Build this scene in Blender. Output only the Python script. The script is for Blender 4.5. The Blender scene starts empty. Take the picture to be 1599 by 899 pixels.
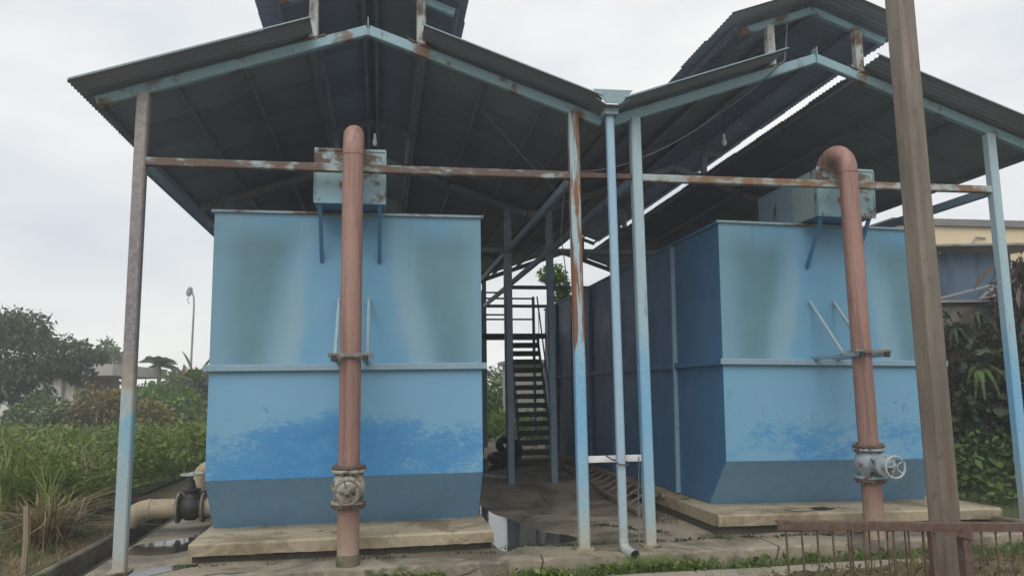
import bpy, math, random
import numpy as np
from mathutils import Vector, Matrix
random.seed(7); rng = np.random.default_rng(11)
sc = bpy.context.scene
col = sc.collection
R = math.radians

# ------------------------------------------------------------------ camera, world, sun, exposure
yaw, pit, roll = R(9.733), R(7.622), R(-0.856)
fw = Vector((math.sin(yaw)*math.cos(pit), math.cos(yaw)*math.cos(pit), math.sin(pit)))
rt = Vector((math.cos(yaw), -math.sin(yaw), 0)); up = rt.cross(fw)
rr = rt*math.cos(roll) + up*math.sin(roll); uu = -rt*math.sin(roll) + up*math.cos(roll)
cam = bpy.data.objects.new('camera', bpy.data.cameras.new('camera')); col.objects.link(cam)
m = Matrix((rr, uu, -fw)).transposed().to_4x4(); m.translation = Vector((0, 0, 1.65))
cam.matrix_world = m
cam.data.sensor_width = 36; cam.data.lens = 36*1195/1599; cam.data.clip_end = 2000; cam.data.clip_start = .05
sc.camera = cam

SUN_EL, SUN_AZ = 48, 200          # degrees; behind the camera, a little to the left
w = bpy.data.worlds.new('World'); sc.world = w; w.use_nodes = True
nt = w.node_tree; nt.nodes.clear()
def wn(t, **k):
    n = nt.nodes.new(t)
    for a, b in k.items(): setattr(n, a, b)
    return n
out = wn('ShaderNodeOutputWorld'); bg = wn('ShaderNodeBackground'); tc = wn('ShaderNodeTexCoord')
sky = wn('ShaderNodeTexSky', sky_type='NISHITA', sun_disc=False)
sky.sun_elevation = R(SUN_EL); sky.sun_rotation = R(SUN_AZ)
mp = wn('ShaderNodeMapping'); mp.inputs['Scale'].default_value = (1, 1, 2.6); mp.inputs['Location'].default_value = (.3, 1.7, .2)
nz = wn('ShaderNodeTexNoise'); nz.inputs['Scale'].default_value = 1.9; nz.inputs['Detail'].default_value = 5; nz.inputs['Roughness'].default_value = .5
rp = wn('ShaderNodeValToRGB'); rp.color_ramp.elements[0].position = .36; rp.color_ramp.elements[1].position = .62
rp.color_ramp.elements[0].color = (6.1, 6.5, 6.95, 1); rp.color_ramp.elements[1].color = (8.7, 8.65, 8.35, 1)
mx = wn('ShaderNodeMix', data_type='RGBA'); mx.inputs['Factor'].default_value = .93   # overcast: cloud hides nearly all of the clear sky
L = nt.links.new
L(tc.outputs['Generated'], mp.inputs['Vector']); L(mp.outputs[0], nz.inputs['Vector']); L(nz.outputs['Fac'], rp.inputs[0])
L(sky.outputs[0], mx.inputs['A']); L(rp.outputs[0], mx.inputs['B']); L(mx.outputs['Result'], bg.inputs[0]); L(bg.outputs[0], out.inputs[0])
bg.inputs[1].default_value = 0.095
sun = bpy.data.objects.new('sun', bpy.data.lights.new('sun', 'SUN')); col.objects.link(sun)
sun.data.energy = 1.5; sun.data.angle = R(50); sun.data.color = (1, .97, .92)
sd = Vector((math.sin(R(SUN_AZ))*math.cos(R(SUN_EL)), math.cos(R(SUN_AZ))*math.cos(R(SUN_EL)), math.sin(R(SUN_EL))))
sun.rotation_euler = sd.to_track_quat('Z', 'Y').to_euler()
sc.view_settings.view_transform = 'Standard'; sc.view_settings.look = 'None'
sc.view_settings.exposure = 0.38; sc.view_settings.gamma = 1
sc.render.engine = 'CYCLES'; sc.cycles.use_denoising = True; sc.cycles.max_bounces = 7

# ------------------------------------------------------------------ mesh helpers
ORG = {}
def new_obj(name, me, parent=None):
    o = bpy.data.objects.new(name, me); col.objects.link(o)
    if parent is not None: o.parent = parent
    return o
def tag(o, label=None, cat=None, group=None, kind=None):
    if label: o['label'] = label
    if cat: o['category'] = cat
    if group: o['group'] = group
    if kind: o['kind'] = kind
    return o
def empty(name, loc, label=None, cat=None, group=None):
    o = bpy.data.objects.new(name, None); col.objects.link(o); o.location = loc; o.empty_display_size = .2
    ORG[o.name] = Vector(loc)
    return tag(o, label, cat, group)
class MB:
    def __init__(s): s.v = []; s.f = []
    def add(s, vs, fs):
        b = len(s.v); s.v += [tuple(x) for x in vs]; s.f += [tuple(b+i for i in f) for f in fs]; return s
    def box(s, x0, x1, y0, y1, z0, z1):
        return s.add([(x0,y0,z0),(x1,y0,z0),(x1,y1,z0),(x0,y1,z0),(x0,y0,z1),(x1,y0,z1),(x1,y1,z1),(x0,y1,z1)],
                     [(3,2,1,0),(4,5,6,7),(0,1,5,4),(1,2,6,5),(2,3,7,6),(3,0,4,7)])
    def sweep(s, rings, caps=True):
        n = len(rings[0]); vs = [p for r in rings for p in r]; fs = []
        for k in range(len(rings)-1):
            for i in range(n):
                j = (i+1) % n
                fs.append((k*n+i, k*n+j, (k+1)*n+j, (k+1)*n+i))
        if caps: fs.append(tuple(reversed(range(n)))); fs.append(tuple((len(rings)-1)*n+i for i in range(n)))
        return s.add(vs, fs)
    def beam(s, a, b, w, h, upv=(0,0,1), ch=.12):
        a = Vector(a); b = Vector(b); d = (b-a).normalized(); u = Vector(upv)
        x = d.cross(u)
        if x.length < 1e-4: x = d.cross(Vector((0,1,0)))
        x.normalize(); y = x.cross(d).normalized()
        c = ch*min(w, h); W, H = w/2, h/2
        pr = [(-W+c,-H),(W-c,-H),(W,-H+c),(W,H-c),(W-c,H),(-W+c,H),(-W,H-c),(-W,-H+c)]
        return s.sweep([[p + x*q[0] + y*q[1] for q in pr] for p in (a, b)])
    def tube(s, path, r, n=16, caps=True):
        P = [Vector(p) for p in path]; rings = []; ref = None
        rs = r if isinstance(r, (list, tuple)) else [r]*len(P)
        for i, p in enumerate(P):
            d = (P[min(i+1, len(P)-1)] - P[max(i-1, 0)]).normalized()
            if ref is None:
                ref = d.cross(Vector((0,0,1)))
                if ref.length < 1e-3: ref = Vector((1,0,0))
            ref = (ref - d*ref.dot(d)).normalized(); q = d.cross(ref)
            rings.append([p + (ref*math.cos(2*math.pi*k/n) + q*math.sin(2*math.pi*k/n))*rs[i] for k in range(n)])
        return s.sweep(rings, caps)
    def lathe(s, prof, c, axis=(0,0,1), n=20):
        a = Vector(axis).normalized(); x = a.orthogonal().normalized(); y = a.cross(x); c = Vector(c)
        return s.sweep([[c + a*z + (x*math.cos(2*math.pi*k/n) + y*math.sin(2*math.pi*k/n))*r for k in range(n)] for r, z in prof])
    def torus(s, c, axis, R0, r, n=28, k=8):
        a = Vector(axis).normalized(); x = a.orthogonal().normalized(); y = a.cross(x); c = Vector(c); vs = []; fs = []
        for i in range(n):
            t = 2*math.pi*i/n; d = x*math.cos(t) + y*math.sin(t)
            for j in range(k):
                u = 2*math.pi*j/k; vs.append(c + d*(R0 + r*math.cos(u)) + a*r*math.sin(u))
        for i in range(n):
            for j in range(k):
                fs.append((i*k+j, ((i+1)%n)*k+j, ((i+1)%n)*k+(j+1)%k, i*k+(j+1)%k))
        return s.add(vs, fs)
    def prism(s, pts, d):
        """closed polygon pts swept by vector d"""
        d = Vector(d); return s.sweep([[Vector(p) for p in pts], [Vector(p)+d for p in pts]])
    def build(s, name, mat, parent=None, smooth=False, org=None):
        if parent is not None: o0 = ORG[parent.name]
        else: o0 = Vector(org) if org is not None else Vector((0,0,0))
        me = bpy.data.meshes.new(name); me.from_pydata([tuple(Vector(v)-o0) for v in s.v], [], s.f); me.update()
        import bmesh
        bm = bmesh.new(); bm.from_mesh(me); bmesh.ops.recalc_face_normals(bm, faces=bm.faces); bm.to_mesh(me); bm.free()
        if smooth:
            me.polygons.foreach_set('use_smooth', [True]*len(me.polygons))
            me.set_sharp_from_angle(angle=R(38))
        me.materials.append(mat)
        o = new_obj(name, me, parent)
        if parent is None: o.location = o0
        ORG[o.name] = o0
        return o

# ------------------------------------------------------------------ materials
class G:
    def __init__(s, name):
        s.m = bpy.data.materials.new(name); s.m.use_nodes = True; s.t = s.m.node_tree; s.t.nodes.clear()
        s.out = s.n('ShaderNodeOutputMaterial'); s.b = s.n('ShaderNodeBsdfPrincipled'); s.l(s.b.outputs[0], s.out.inputs[0])
        s.tc = s.n('ShaderNodeTexCoord').outputs['Object']
    def n(s, t, **k):
        n = s.t.nodes.new(t)
        for a, b in k.items(): setattr(n, a, b)
        return n
    def l(s, a, b): s.t.links.new(a, b)
    def put(s, sock, v):
        if hasattr(v, 'is_output'): s.l(v, sock)
        else: sock.default_value = v
    def noise(s, scale, detail=4, rough=.55, st=(1,1,1), loc=(0,0,0), dist=0, out='Fac'):
        mp = s.n('ShaderNodeMapping'); mp.inputs['Scale'].default_value = st; mp.inputs['Location'].default_value = loc; s.l(s.tc, mp.inputs['Vector'])
        n = s.n('ShaderNodeTexNoise'); n.inputs['Scale'].default_value = scale; n.inputs['Detail'].default_value = detail
        n.inputs['Roughness'].default_value = rough; n.inputs['Distortion'].default_value = dist
        s.l(mp.outputs[0], n.inputs['Vector']); return n.outputs[out]
    def math(s, op, a, b=0, c=None, clamp=False):
        n = s.n('ShaderNodeMath', operation=op); n.use_clamp = clamp; s.put(n.inputs[0], a); s.put(n.inputs[1], b)
        if c is not None: s.put(n.inputs[2], c)
        return n.outputs[0]
    def step(s, v, a, b, lo=0, hi=1):
        n = s.n('ShaderNodeMapRange'); n.interpolation_type = 'SMOOTHSTEP'; s.put(n.inputs[0], v)
        for i, x in enumerate((a, b, lo, hi)): n.inputs[i+1].default_value = x
        return n.outputs[0]
    def mix(s, f, a, b):
        n = s.n('ShaderNodeMix', data_type='RGBA'); s.put(n.inputs['Factor'], f)
        for k, v in (('A', a), ('B', b)):
            s.put(n.inputs[k], v if hasattr(v, 'is_output') else (*v, 1))
        return n.outputs['Result']
    def ramp(s, v, stops):
        n = s.n('ShaderNodeValToRGB'); e = n.color_ramp.elements
        while len(e) < len(stops): e.new(.5)
        for i, (p, c) in enumerate(stops): e[i].position = p; e[i].color = (*c, 1)
        s.put(n.inputs[0], v); return n.outputs[0]
    def xyz(s):
        n = s.n('ShaderNodeSeparateXYZ'); s.l(s.tc, n.inputs[0]); return n.outputs
    def rand(s): return s.n('ShaderNodeObjectInfo').outputs['Random']
    def bump(s, h, strength=.3, dist=.01):
        n = s.n('ShaderNodeBump'); n.inputs['Strength'].default_value = strength; n.inputs['Distance'].default_value = dist
        s.l(h, n.inputs['Height']); s.l(n.outputs[0], s.b.inputs['Normal'])
    def done(s, color, rough=.6, metal=0, spec=None):
        s.put(s.b.inputs['Base Color'], color if hasattr(color, 'is_output') else (*color, 1))
        s.put(s.b.inputs['Roughness'], rough); s.b.inputs['Metallic'].default_value = metal
        if spec is not None: s.b.inputs['Specular IOR Level'].default_value = spec
        return s.m
RUST1, RUST2 = (.19, .075, .03), (.10, .05, .034)
def steel_paint(name, stops, rust=.4, dust=.5, st=(3,3,.6), soft=.05, rough=.55, zmax=6., rz=None, rustc=(RUST1, RUST2), sc_=2.2):
    """painted steel: paint colour by height (fading where it weathers), rust patches by noise"""
    g = G(name); z = g.xyz()[2]
    wob = g.noise(7, 6, .65)
    zz = g.math('DIVIDE', g.math('ADD', z, g.math('MULTIPLY', g.math('SUBTRACT', wob, .5), .9)), zmax)
    base = g.ramp(zz, [(p/zmax, c) for p, c in stops])
    fine = g.noise(28, 4, .65)
    base = g.mix(g.step(fine, .3, .8), base, g.mix(dust*.7, base, (.5,.55,.55)))
    rn = g.noise(sc_, 6, .62, st, (1.3, 4.1, .7)); rn = g.math('ADD', rn, g.math('MULTIPLY', g.math('SUBTRACT', g.rand(), .5), .05))
    if rz: rn = g.math('ADD', rn, g.step(z, rz[0], rz[1], rz[2], rz[3]))
    thr = 1-rust
    rm = g.step(rn, thr-soft, thr+soft)
    rc = g.mix(g.noise(9, 4), rustc[0], rustc[1])
    c = g.mix(rm, base, rc)
    g.bump(g.math('ADD', g.math('MULTIPLY', rm, .5), g.math('MULTIPLY', fine, .5)), .25, .004)
    return g.done(c, g.step(rm, 0, 1, rough, .85))
TEAL = (.28, .41, .47)
post_stops = [(0,(.36,.33,.26)),(.22,(.33,.38,.37)),(.6,(.22,.40,.52)),(1.3,(.13,.37,.60)),(1.9,(.16,.38,.56)),(2.35,(.29,.44,.53)),(3.4,(.31,.44,.50)),(4.8,(.30,.44,.50))]
M = {}
M['post_brown'] = steel_paint('weathered_post_paint', [(0,(.33,.30,.24)),(.3,(.32,.38,.38)),(1.0,(.24,.36,.41)),(1.45,(.15,.36,.47)),(1.62,(.36,.36,.32)),(1.85,(.24,.18,.15)),(2.3,(.16,.135,.14)),(3.6,(.19,.155,.155)),(4.3,(.24,.19,.17)),(4.8,(.30,.27,.26))], rust=.36)
M['post_rusty'] = steel_paint('rust_streaked_post_paint', post_stops, rust=.30, st=(5,5,.5), rz=(1.7, 2.3, -.12, .26), rustc=((.27,.12,.045),(.15,.075,.045)))
M['post'] = steel_paint('pale_post_paint', post_stops, rust=.34, st=(4,4,.5), rz=(1.8, 2.6, -.1, .0))
M['bar_rust'] = steel_paint('rusty_bar_paint', [(0,TEAL),(6,(.30,.37,.36))], rust=.58, dust=.25, st=(1.6,4,4), rustc=((.155,.10,.07),(.10,.075,.065)), soft=.08)
M['bar_rust_pale'] = steel_paint('pale_rusty_bar_paint', [(0,TEAL),(6,(.35,.40,.38))], rust=.53, dust=.3, st=(1.5,3,3), rustc=((.25,.14,.065),(.17,.11,.075)), soft=.09)
M['rafter'] = steel_paint('rafter_paint', [(0,TEAL),(6,(.20,.36,.43))], rust=.42, st=(1.1,1.1,1.1), rustc=((.19,.13,.10),(.16,.10,.07)))
M['lantern_post'] = steel_paint('lantern_post_paint', [(0,TEAL),(6,(.42,.45,.42))], rust=.43, st=(2.5,2.5,1.5), rustc=((.17,.11,.085),(.14,.095,.075)), soft=.08)
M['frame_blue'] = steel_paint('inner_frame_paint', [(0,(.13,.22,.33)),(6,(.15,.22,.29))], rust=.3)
M['purlin'] = steel_paint('shaded_roof_steel', [(0,(.10,.12,.15)),(6,(.12,.14,.17))], rust=.35)  # dark tone holds the shadow under the roof, for rear frames and trough too
M['downspout'] = steel_paint('downspout_plastic', [(0,(.30,.32,.27)),(.3,(.33,.41,.47)),(1.2,(.27,.42,.55)),(1.9,(.27,.43,.58)),(5,(.27,.44,.60))], rust=.16, rough=.4)
M['gutter'] = steel_paint('gutter_sheet', [(0,TEAL),(6,(.17,.27,.31))], rust=.33)
M['rust'] = steel_paint('rusted_iron', [(0,(.085,.05,.036)),(6,(.10,.06,.042))], rust=.47, dust=.15, st=(5,5,5), rustc=((.15,.068,.036),(.055,.036,.03)), sc_=3)
M['black_steel'] = steel_paint('black_steel', [(0,(.02,.022,.026)),(6,(.025,.028,.032))], rust=.28)

g = G('corrugated_zinc')                                  # aged corrugated sheet
n1 = g.noise(1.1, 5, .6, (1, 1, 1)); n2 = g.noise(4, 4, .6, (.5, 6, .5))
c = g.mix(g.step(n1, .35, .7), (.215,.265,.33), (.26,.305,.36)); c = g.mix(g.step(n2, .55, .8, 0, .7), c, (.22,.215,.21))
c = g.mix(g.math('MULTIPLY', g.rand(), .6), c, (.14,.175,.225))
c = g.mix(g.math('MULTIPLY', g.step(g.xyz()[1], .0, .07, 1, 0), .7), c, (.10,.085,.075))
c = g.mix(g.step(g.noise(2.2, 6, .7, (.6,2,1), (3,3,3)), .58, .72, 0, .4), c, (.17,.13,.11))
M['zinc'] = g.done(c, .5, .1)

def tank_paint(name, stains=True, lower=True, side=False, off=0., amt=.50):
    g = G(name); X, Y, Z = g.xyz()
    fine = g.noise(3.2, 6, .65); big = g.noise(.9, 3); drip = g.noise(4, 5, .6, (2.4, 2.4, .10)); speck = g.noise(30, 3, .7)
    blue, pale = (.11,.305,.49), (.18,.365,.485)
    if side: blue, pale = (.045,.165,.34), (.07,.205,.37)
    c = g.mix(g.step(big, .3, .7, .1, .55), blue, pale)
    c = g.mix(g.step(drip, .45, .8, 0, .3), c, pale)
    if stains:
        # two broad patches of greenish algae on the upper plate, paler rims round them
        # a clean bell-shaped middle where water runs off the inlet box; outside it a pale rim, then dark algae fading to the plate edges
        wob = g.math('ADD', g.math('MULTIPLY', g.math('SUBTRACT', g.noise(1.3, 4, .55, (1,1,.7), (off,0,0)), .5), .34), g.math('MULTIPLY', g.math('SUBTRACT', g.noise(7, 6, .65, (2,2,.35), (off,3,0)), .5), .12))
        ax_ = g.math('ABSOLUTE', g.math('SUBTRACT', X, .03)); down = g.step(Z, 3.55, 1.95)
        n_ = down.node; n_.interpolation_type = 'LINEAR'
        a = g.math('ADD', g.math('SUBTRACT', ax_, g.math('ADD', .38, g.math('MULTIPLY', down, .27))), wob)
        side_ = g.step(ax_, 1.05, 1.5, 1, .3); top_ = g.step(g.math('ADD', Z, wob), 3.22, 3.58, 1, .1)
        tot = g.math('MULTIPLY', g.step(a, -.02, .46), g.math('MULTIPLY', side_, top_))
        rim = g.math('MULTIPLY', g.math('MULTIPLY', g.step(a, -.10, .06), g.step(a, .06, .36, 1, 0)), g.step(down, 0, .8, .35, 1))
        outer = g.step(ax_, .9, 1.4)
        c = g.mix(g.math('MULTIPLY', outer, .6), c, (.22,.37,.47))
        c = g.mix(g.math('MULTIPLY', tot, g.step(fine, .2, .7, .84, .97)), c, g.mix(g.step(big, .3, .7), (.085,.192,.235), (.115,.228,.268)))
        c = g.mix(g.math('MULTIPLY', rim, .62), c, (.27,.39,.45))
        run = g.math('MULTIPLY', g.step(g.noise(6, 4, .6, (2.2,1,.06), (off,2,5)), .56, .72), g.step(Z, 2.2, 3.6))
        c = g.mix(g.math('MULTIPLY', run, .3), c, (.12,.17,.18))
    if lower:
        # chalky faded paint rubbed away to the deeper blue below
        c = g.mix(.6, c, (.175,.36,.51))
        big_n = g.noise(1.25, 4, .55, (1,1,1.5), (4.6+off,2,1)); scuff = g.math('ADD', g.math('MULTIPLY', g.noise(6.5, 9, .8, (.75,1,1.7), (off,7,3), .3), .7), g.math('MULTIPLY', g.noise(24, 5, .7, (.8,1,1.6), (off,1,3)), .3))
        edge = g.math('ADD', g.math('MULTIPLY', g.math('SUBTRACT', scuff, .5), 3.6), g.math('MULTIPLY', g.math('SUBTRACT', big_n, .5), 1.7))
        t = g.math('SUBTRACT', g.math('ADD', edge, amt), g.math('MULTIPLY', g.step(Z, 1.15, 1.75), 1.6))
        t = g.math('SUBTRACT', t, g.math('MULTIPLY', g.math('POWER', g.math('ABSOLUTE', g.math('DIVIDE', X, 1.5)), 5), .5))
        c = g.mix(g.step(t, -.1, .45, 0, .9), c, g.mix(g.step(scuff, .38, .62), (.018,.17,.42), (.05,.25,.50)))
        sp = g.noise(8, 6, .75, (1.5, 1, .9), (3+off, 1, 7), .8); reg = g.step(g.noise(1.6, 2, .5, (1,1,1.3), (8+off,8,8)), .44, .58)
        band = g.math('MULTIPLY', g.step(Z, .95, 1.2), g.step(Z, 1.5, 1.75, 1, 0))
        c = g.mix(g.math('MULTIPLY', g.math('MULTIPLY', g.step(sp, .60, .66), reg), g.math('MULTIPLY', band, .8)), c, (.03,.14,.33))
    c = g.mix(g.step(speck, .66, .8, 0, .5), c, (.10,.13,.15))
    g.bump(g.math('ADD', g.noise(1.2, 2), g.math('MULTIPLY', speck, .03)), .22, .06)
    return g.done(c, g.step(fine, .3, .8, .42, .62))
M['tank_up'] = tank_paint('tank_paint_stained', True, False)
M['tank_up_b'] = tank_paint('tank_paint_stained_b', True, False, off=3.7)
M['tank_low'] = tank_paint('tank_paint_rubbed', False, True)
M['tank_low_b'] = tank_paint('tank_paint_rubbed_pale', False, True, off=5.3, amt=.06)
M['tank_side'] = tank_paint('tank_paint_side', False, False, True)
g = G('tank_paint_hopper'); dr = g.noise(5, 5, .6, (2, 2, .25)); c = g.mix(g.step(dr, .3, .75), (.15,.325,.51), (.19,.355,.53)); c = g.mix(g.step(g.noise(2, 5), .55, .75, 0, .35), c, (.15,.21,.22))
M['tank_hop'] = g.done(c, .5)
M['tank_trim'] = steel_paint('tank_trim_paint', [(0,(.19,.31,.41)),(6,(.22,.33,.40))], rust=.33, dust=.3, st=(1.5,1.5,4))
M['tank_rim'] = steel_paint('tank_rim_paint', [(0,(.24,.35,.44)),(6,(.26,.36,.40))], rust=.44, dust=.3, st=(1.2,1.2,4))
M['box_paint'] = steel_paint('inlet_box_paint', [(0,(.20,.36,.45)),(3.7,(.21,.37,.46)),(4.1,(.26,.38,.41)),(6,(.28,.38,.39))], rust=.46, dust=.2, st=(2,2,2.2), rz=(3.95, 4.25, 0, .06), rustc=((.16,.11,.08),(.10,.07,.055)))
M['box_front_side'] = steel_paint('inlet_box_front_side_paint', [(0,(.22,.33,.36)),(6,(.27,.36,.36))], rust=.38, rustc=((.16,.11,.08),(.10,.07,.055)))
M['box_side'] = steel_paint('inlet_box_side_paint', [(0,(.16,.30,.42)),(6,(.20,.32,.38))], rust=.35)

def pvc(name, a, b, dirt=(.20,.13,.10)):
    g = G(name); z = g.xyz()[2]
    c = g.mix(g.step(g.noise(1.5, 6, .65, (2,2,.5)), .35, .65), a, b)
    c = g.mix(g.step(z, .6, 3.8, .35, 0), c, tuple(x*.62 for x in a))
    c = g.mix(g.step(g.noise(3, 6, .7, (5,5,.22), (4,4,1)), .46, .66, 0, .75), c, tuple(x*.5 for x in a))
    c = g.mix(g.step(g.noise(4, 5, .7, (4,4,.3), (9,2,6)), .58, .75, 0, .5), c, tuple(min(1,x*1.45) for x in b))
    c = g.mix(g.step(g.noise(9, 5, .7, (1.5,1.5,.25)), .55, .8, 0, .65), c, dirt)
    c = g.mix(g.step(z, .05, .75, .8, 0), c, (.36,.30,.22))
    c = g.mix(g.step(g.noise(26, 4, .75, (1,1,.4)), .58, .68, 0, .7), c, (.13,.085,.07))
    return g.done(c, .6)
M['pink'] = pvc('faded_pink_pipe', (.29,.165,.135), (.35,.205,.17))
M['tan'] = pvc('tan_pipe', (.42,.33,.19), (.52,.43,.27))
M['valve_cream'] = steel_paint('cream_valve_paint', [(0,(.32,.305,.24)),(6,(.32,.305,.24))], rust=.46, dust=.2, st=(5,5,5), rustc=((.14,.10,.07),(.08,.06,.05)))
M['valve_grey'] = steel_paint('grey_valve_paint', [(0,(.25,.31,.35)),(6,(.25,.31,.35))], rust=.45, dust=.2, st=(5,5,5), rustc=((.15,.07,.05),(.09,.07,.06)))
M['wheel_brown'] = steel_paint('brown_wheel_paint', [(0,(.15,.13,.11)),(6,(.15,.13,.11))], rust=.5, st=(6,6,6), rustc=((.12,.08,.06),(.2,.19,.16)))
M['wheel_white'] = steel_paint('white_wheel_paint', [(0,(.36,.39,.39)),(6,(.36,.39,.39))], rust=.4, st=(8,8,8), rustc=((.2,.16,.13),(.15,.12,.1)))

def concrete(name, a, b, stain=(.07,.06,.045), amt=.5, moss=.0, st_sc=1.1, wet=False, crack=.85):
    g = G(name)
    c = g.mix(g.step(g.noise(.8, 5, .6), .3, .7), a, b)
    c = g.mix(g.step(g.noise(14, 5, .7), .35, .75, 0, .45), c, tuple(x*.6 for x in a))
    c = g.mix(g.step(g.noise(st_sc, 7, .68, (1,1,1), (5,3,2), .6), 1-amt-.03, 1-amt+.12, 0, .75), c, stain)
    # hairline cracks
    v = g.n('ShaderNodeTexVoronoi', feature='DISTANCE_TO_EDGE'); v.inputs['Scale'].default_value = .55
    mp = g.n('ShaderNodeMapping'); g.l(g.tc, mp.inputs[0]); ad = g.n('ShaderNodeMix', data_type='VECTOR'); ad.inputs[0].default_value = .12
    g.l(mp.outputs[0], ad.inputs[4]); g.l(g.noise(3, 4, .6, out='Color'), ad.inputs[5]); g.l(ad.outputs[1], v.inputs['Vector'])
    cr = g.math('MULTIPLY', g.step(v.outputs['Distance'], .002, .007, 1, 0), g.step(g.noise(.7, 2, .5, (1,1,1), (9,1,4)), .48, .56))
    c = g.mix(g.math('MULTIPLY', cr, crack), c, (.03,.028,.02))
    if moss: c = g.mix(g.step(g.noise(2.3, 6, .7, (1,1,1), (2,9,3)), 1-moss, 1-moss+.1, 0, .9), c, (.055,.075,.018))
    g.bump(g.math('SUBTRACT', g.noise(18, 6, .7), g.math('MULTIPLY', cr, 1)), .35, .012)
    return g.done(c, g.step(g.noise(st_sc, 7, .68, (1,1,1), (5,3,2), .6), .5, .65, .85, .45 if wet else .8))
M['yard'] = concrete('yard_concrete', (.27,.23,.17), (.36,.31,.235), (.085,.073,.052), .54, .41, wet=True)
M['plinth'] = concrete('plinth_concrete', (.36,.30,.205), (.44,.375,.27), (.14,.105,.06), .52, .42, crack=0.)
M['strip'] = concrete('path_concrete', (.31,.275,.215), (.38,.34,.275), (.13,.10,.07), .42, .34)
M['kerb'] = concrete('kerb_concrete', (.17,.145,.10), (.25,.21,.15), (.04,.04,.027), .52, .48)
M['wall_old'] = concrete('old_block_wall', (.14,.13,.10), (.20,.18,.14), (.04,.04,.03), .5, .42)
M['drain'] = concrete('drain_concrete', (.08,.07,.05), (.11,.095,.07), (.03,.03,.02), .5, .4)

g = G('soil'); a = g.noise(.35, 6, .65); b = g.noise(6, 6, .7)
c = g.mix(g.step(a, .35, .65), (.17,.12,.065), (.10,.105,.04)); c = g.mix(g.step(b, .4, .7, 0, .7), c, (.055,.042,.025))
g.bump(b, .8, .05); M['soil'] = g.done(c, .95)
g = G('field_soil'); c = g.mix(g.noise(1.5, 5), (.05,.06,.02), (.07,.085,.025)); M['field_soil'] = g.done(c, .95)
g = G('puddle_water'); g.b.inputs['IOR'].default_value = 1.75; g.bump(g.noise(9, 3), .06, .01); M['water'] = g.done((.045,.042,.036), .07)
g = G('rubber'); M['rubber'] = g.done(g.mix(g.noise(6, 4), (.012,.012,.013), (.03,.03,.03)), .6)
g = G('bulb_glass'); M['bulb'] = g.done((.62,.64,.66), .2)
g = G('cable'); M['cable'] = g.done((.015,.015,.018), .5)
g = G('cable_grey'); M['cable_grey'] = g.done((.12,.13,.15), .5)
g = G('white_plastic'); M['white'] = g.done(g.mix(g.step(g.noise(6, 5), .4, .8), (.72,.74,.76), (.5,.49,.45)), .4)
def plaster(name, a, b, dirt, amt=.45, st=(1.4,1.4,.35)):
    g = G(name); c = g.mix(g.step(g.noise(.6, 4), .3, .7), a, b)
    c = g.mix(g.step(g.noise(1.2, 6, .65, st), 1-amt, 1-amt+.2, 0, .7), c, dirt); return g.done(c, .85)
M['cream'] = plaster('cream_plaster', (.62,.50,.33), (.68,.56,.38), (.33,.27,.19), .36)
M['parapet'] = plaster('stained_parapet', (.14,.14,.14), (.20,.20,.19), (.5,.5,.47), .47, (1.2,1.2,.2))
M['white_wall'] = plaster('white_plaster', (.55,.54,.50), (.62,.61,.57), (.3,.29,.25), .4)
M['grey_wall'] = plaster('grey_render', (.33,.32,.29), (.40,.39,.35), (.2,.19,.17), .45)
M['brown_wall'] = plaster('brown_low_wall', (.20,.15,.13), (.25,.20,.17), (.12,.1,.08), .4)
M['blue_sheet'] = plaster('blue_sheet', (.075,.13,.20), (.10,.155,.23), (.04,.045,.05), .56)
M['asbestos'] = plaster('grey_board', (.20,.20,.20), (.28,.28,.28), (.07,.07,.07), .5)
M['window'] = G('dark_window').done((.02,.022,.025), .15)
g = G('lamp_pole_steel'); z = g.xyz()[2]
c = g.mix(g.step(g.noise(1.6, 6, .65, (3,3,.5)), .3, .7), (.115,.095,.075), (.215,.18,.14)); c = g.mix(g.step(g.noise(3.5, 5, .6, (4,4,.3), (2,2,2)), .52, .75, 0, .8), c, (.14,.075,.045))
c = g.mix(g.step(g.noise(14, 5, .75, (1,1,.5)), .56, .7, 0, .75), c, (.07,.055,.045)); g.bump(g.noise(9, 6, .7), .4, .01); M['pole'] = g.done(c, .62)
def bark(name, a, b):
    g = G(name); M[name] = g.done(g.mix(g.noise(5, 5, .6, (3,3,.6)), a, b), .9)
bark('bark_pale', (.26,.24,.20), (.40,.38,.33)); bark('bark_dark', (.06,.05,.04), (.12,.10,.075)); bark('wood_grey', (.16,.13,.09), (.27,.22,.15))
def leafm(name, stops, trans=.3, rough=.55):
    g = G(name); at = g.n('ShaderNodeAttribute'); at.attribute_name = 'tint'
    c = g.ramp(at.outputs['Fac'], stops)
    g.done(c, rough)
    tr = g.n('ShaderNodeBsdfTranslucent'); g.l(c, tr.inputs[0]); ms = g.n('ShaderNodeMixShader'); ms.inputs[0].default_value = trans
    g.l(g.b.outputs[0], ms.inputs[1]); g.l(tr.outputs[0], ms.inputs[2]); g.l(ms.outputs[0], g.out.inputs[0]); M[name] = g.m
leafm('leaf_field', [(0,(.045,.075,.012)),(.5,(.105,.165,.022)),(.85,(.17,.235,.035)),(1,(.28,.30,.10))])
leafm('leaf_dark', [(0,(.022,.04,.016)),(.6,(.045,.07,.028)),(1,(.08,.11,.045))])
leafm('leaf_mango', [(0,(.035,.06,.028)),(.55,(.065,.10,.04)),(.8,(.11,.13,.06)),(1,(.20,.14,.08))])
leafm('leaf_mid', [(0,(.045,.09,.02)),(.6,(.09,.165,.035)),(1,(.16,.24,.06))])
leafm('leaf_yellow', [(0,(.06,.075,.02)),(.5,(.15,.14,.04)),(.8,(.28,.215,.06)),(1,(.38,.29,.10))])
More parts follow.
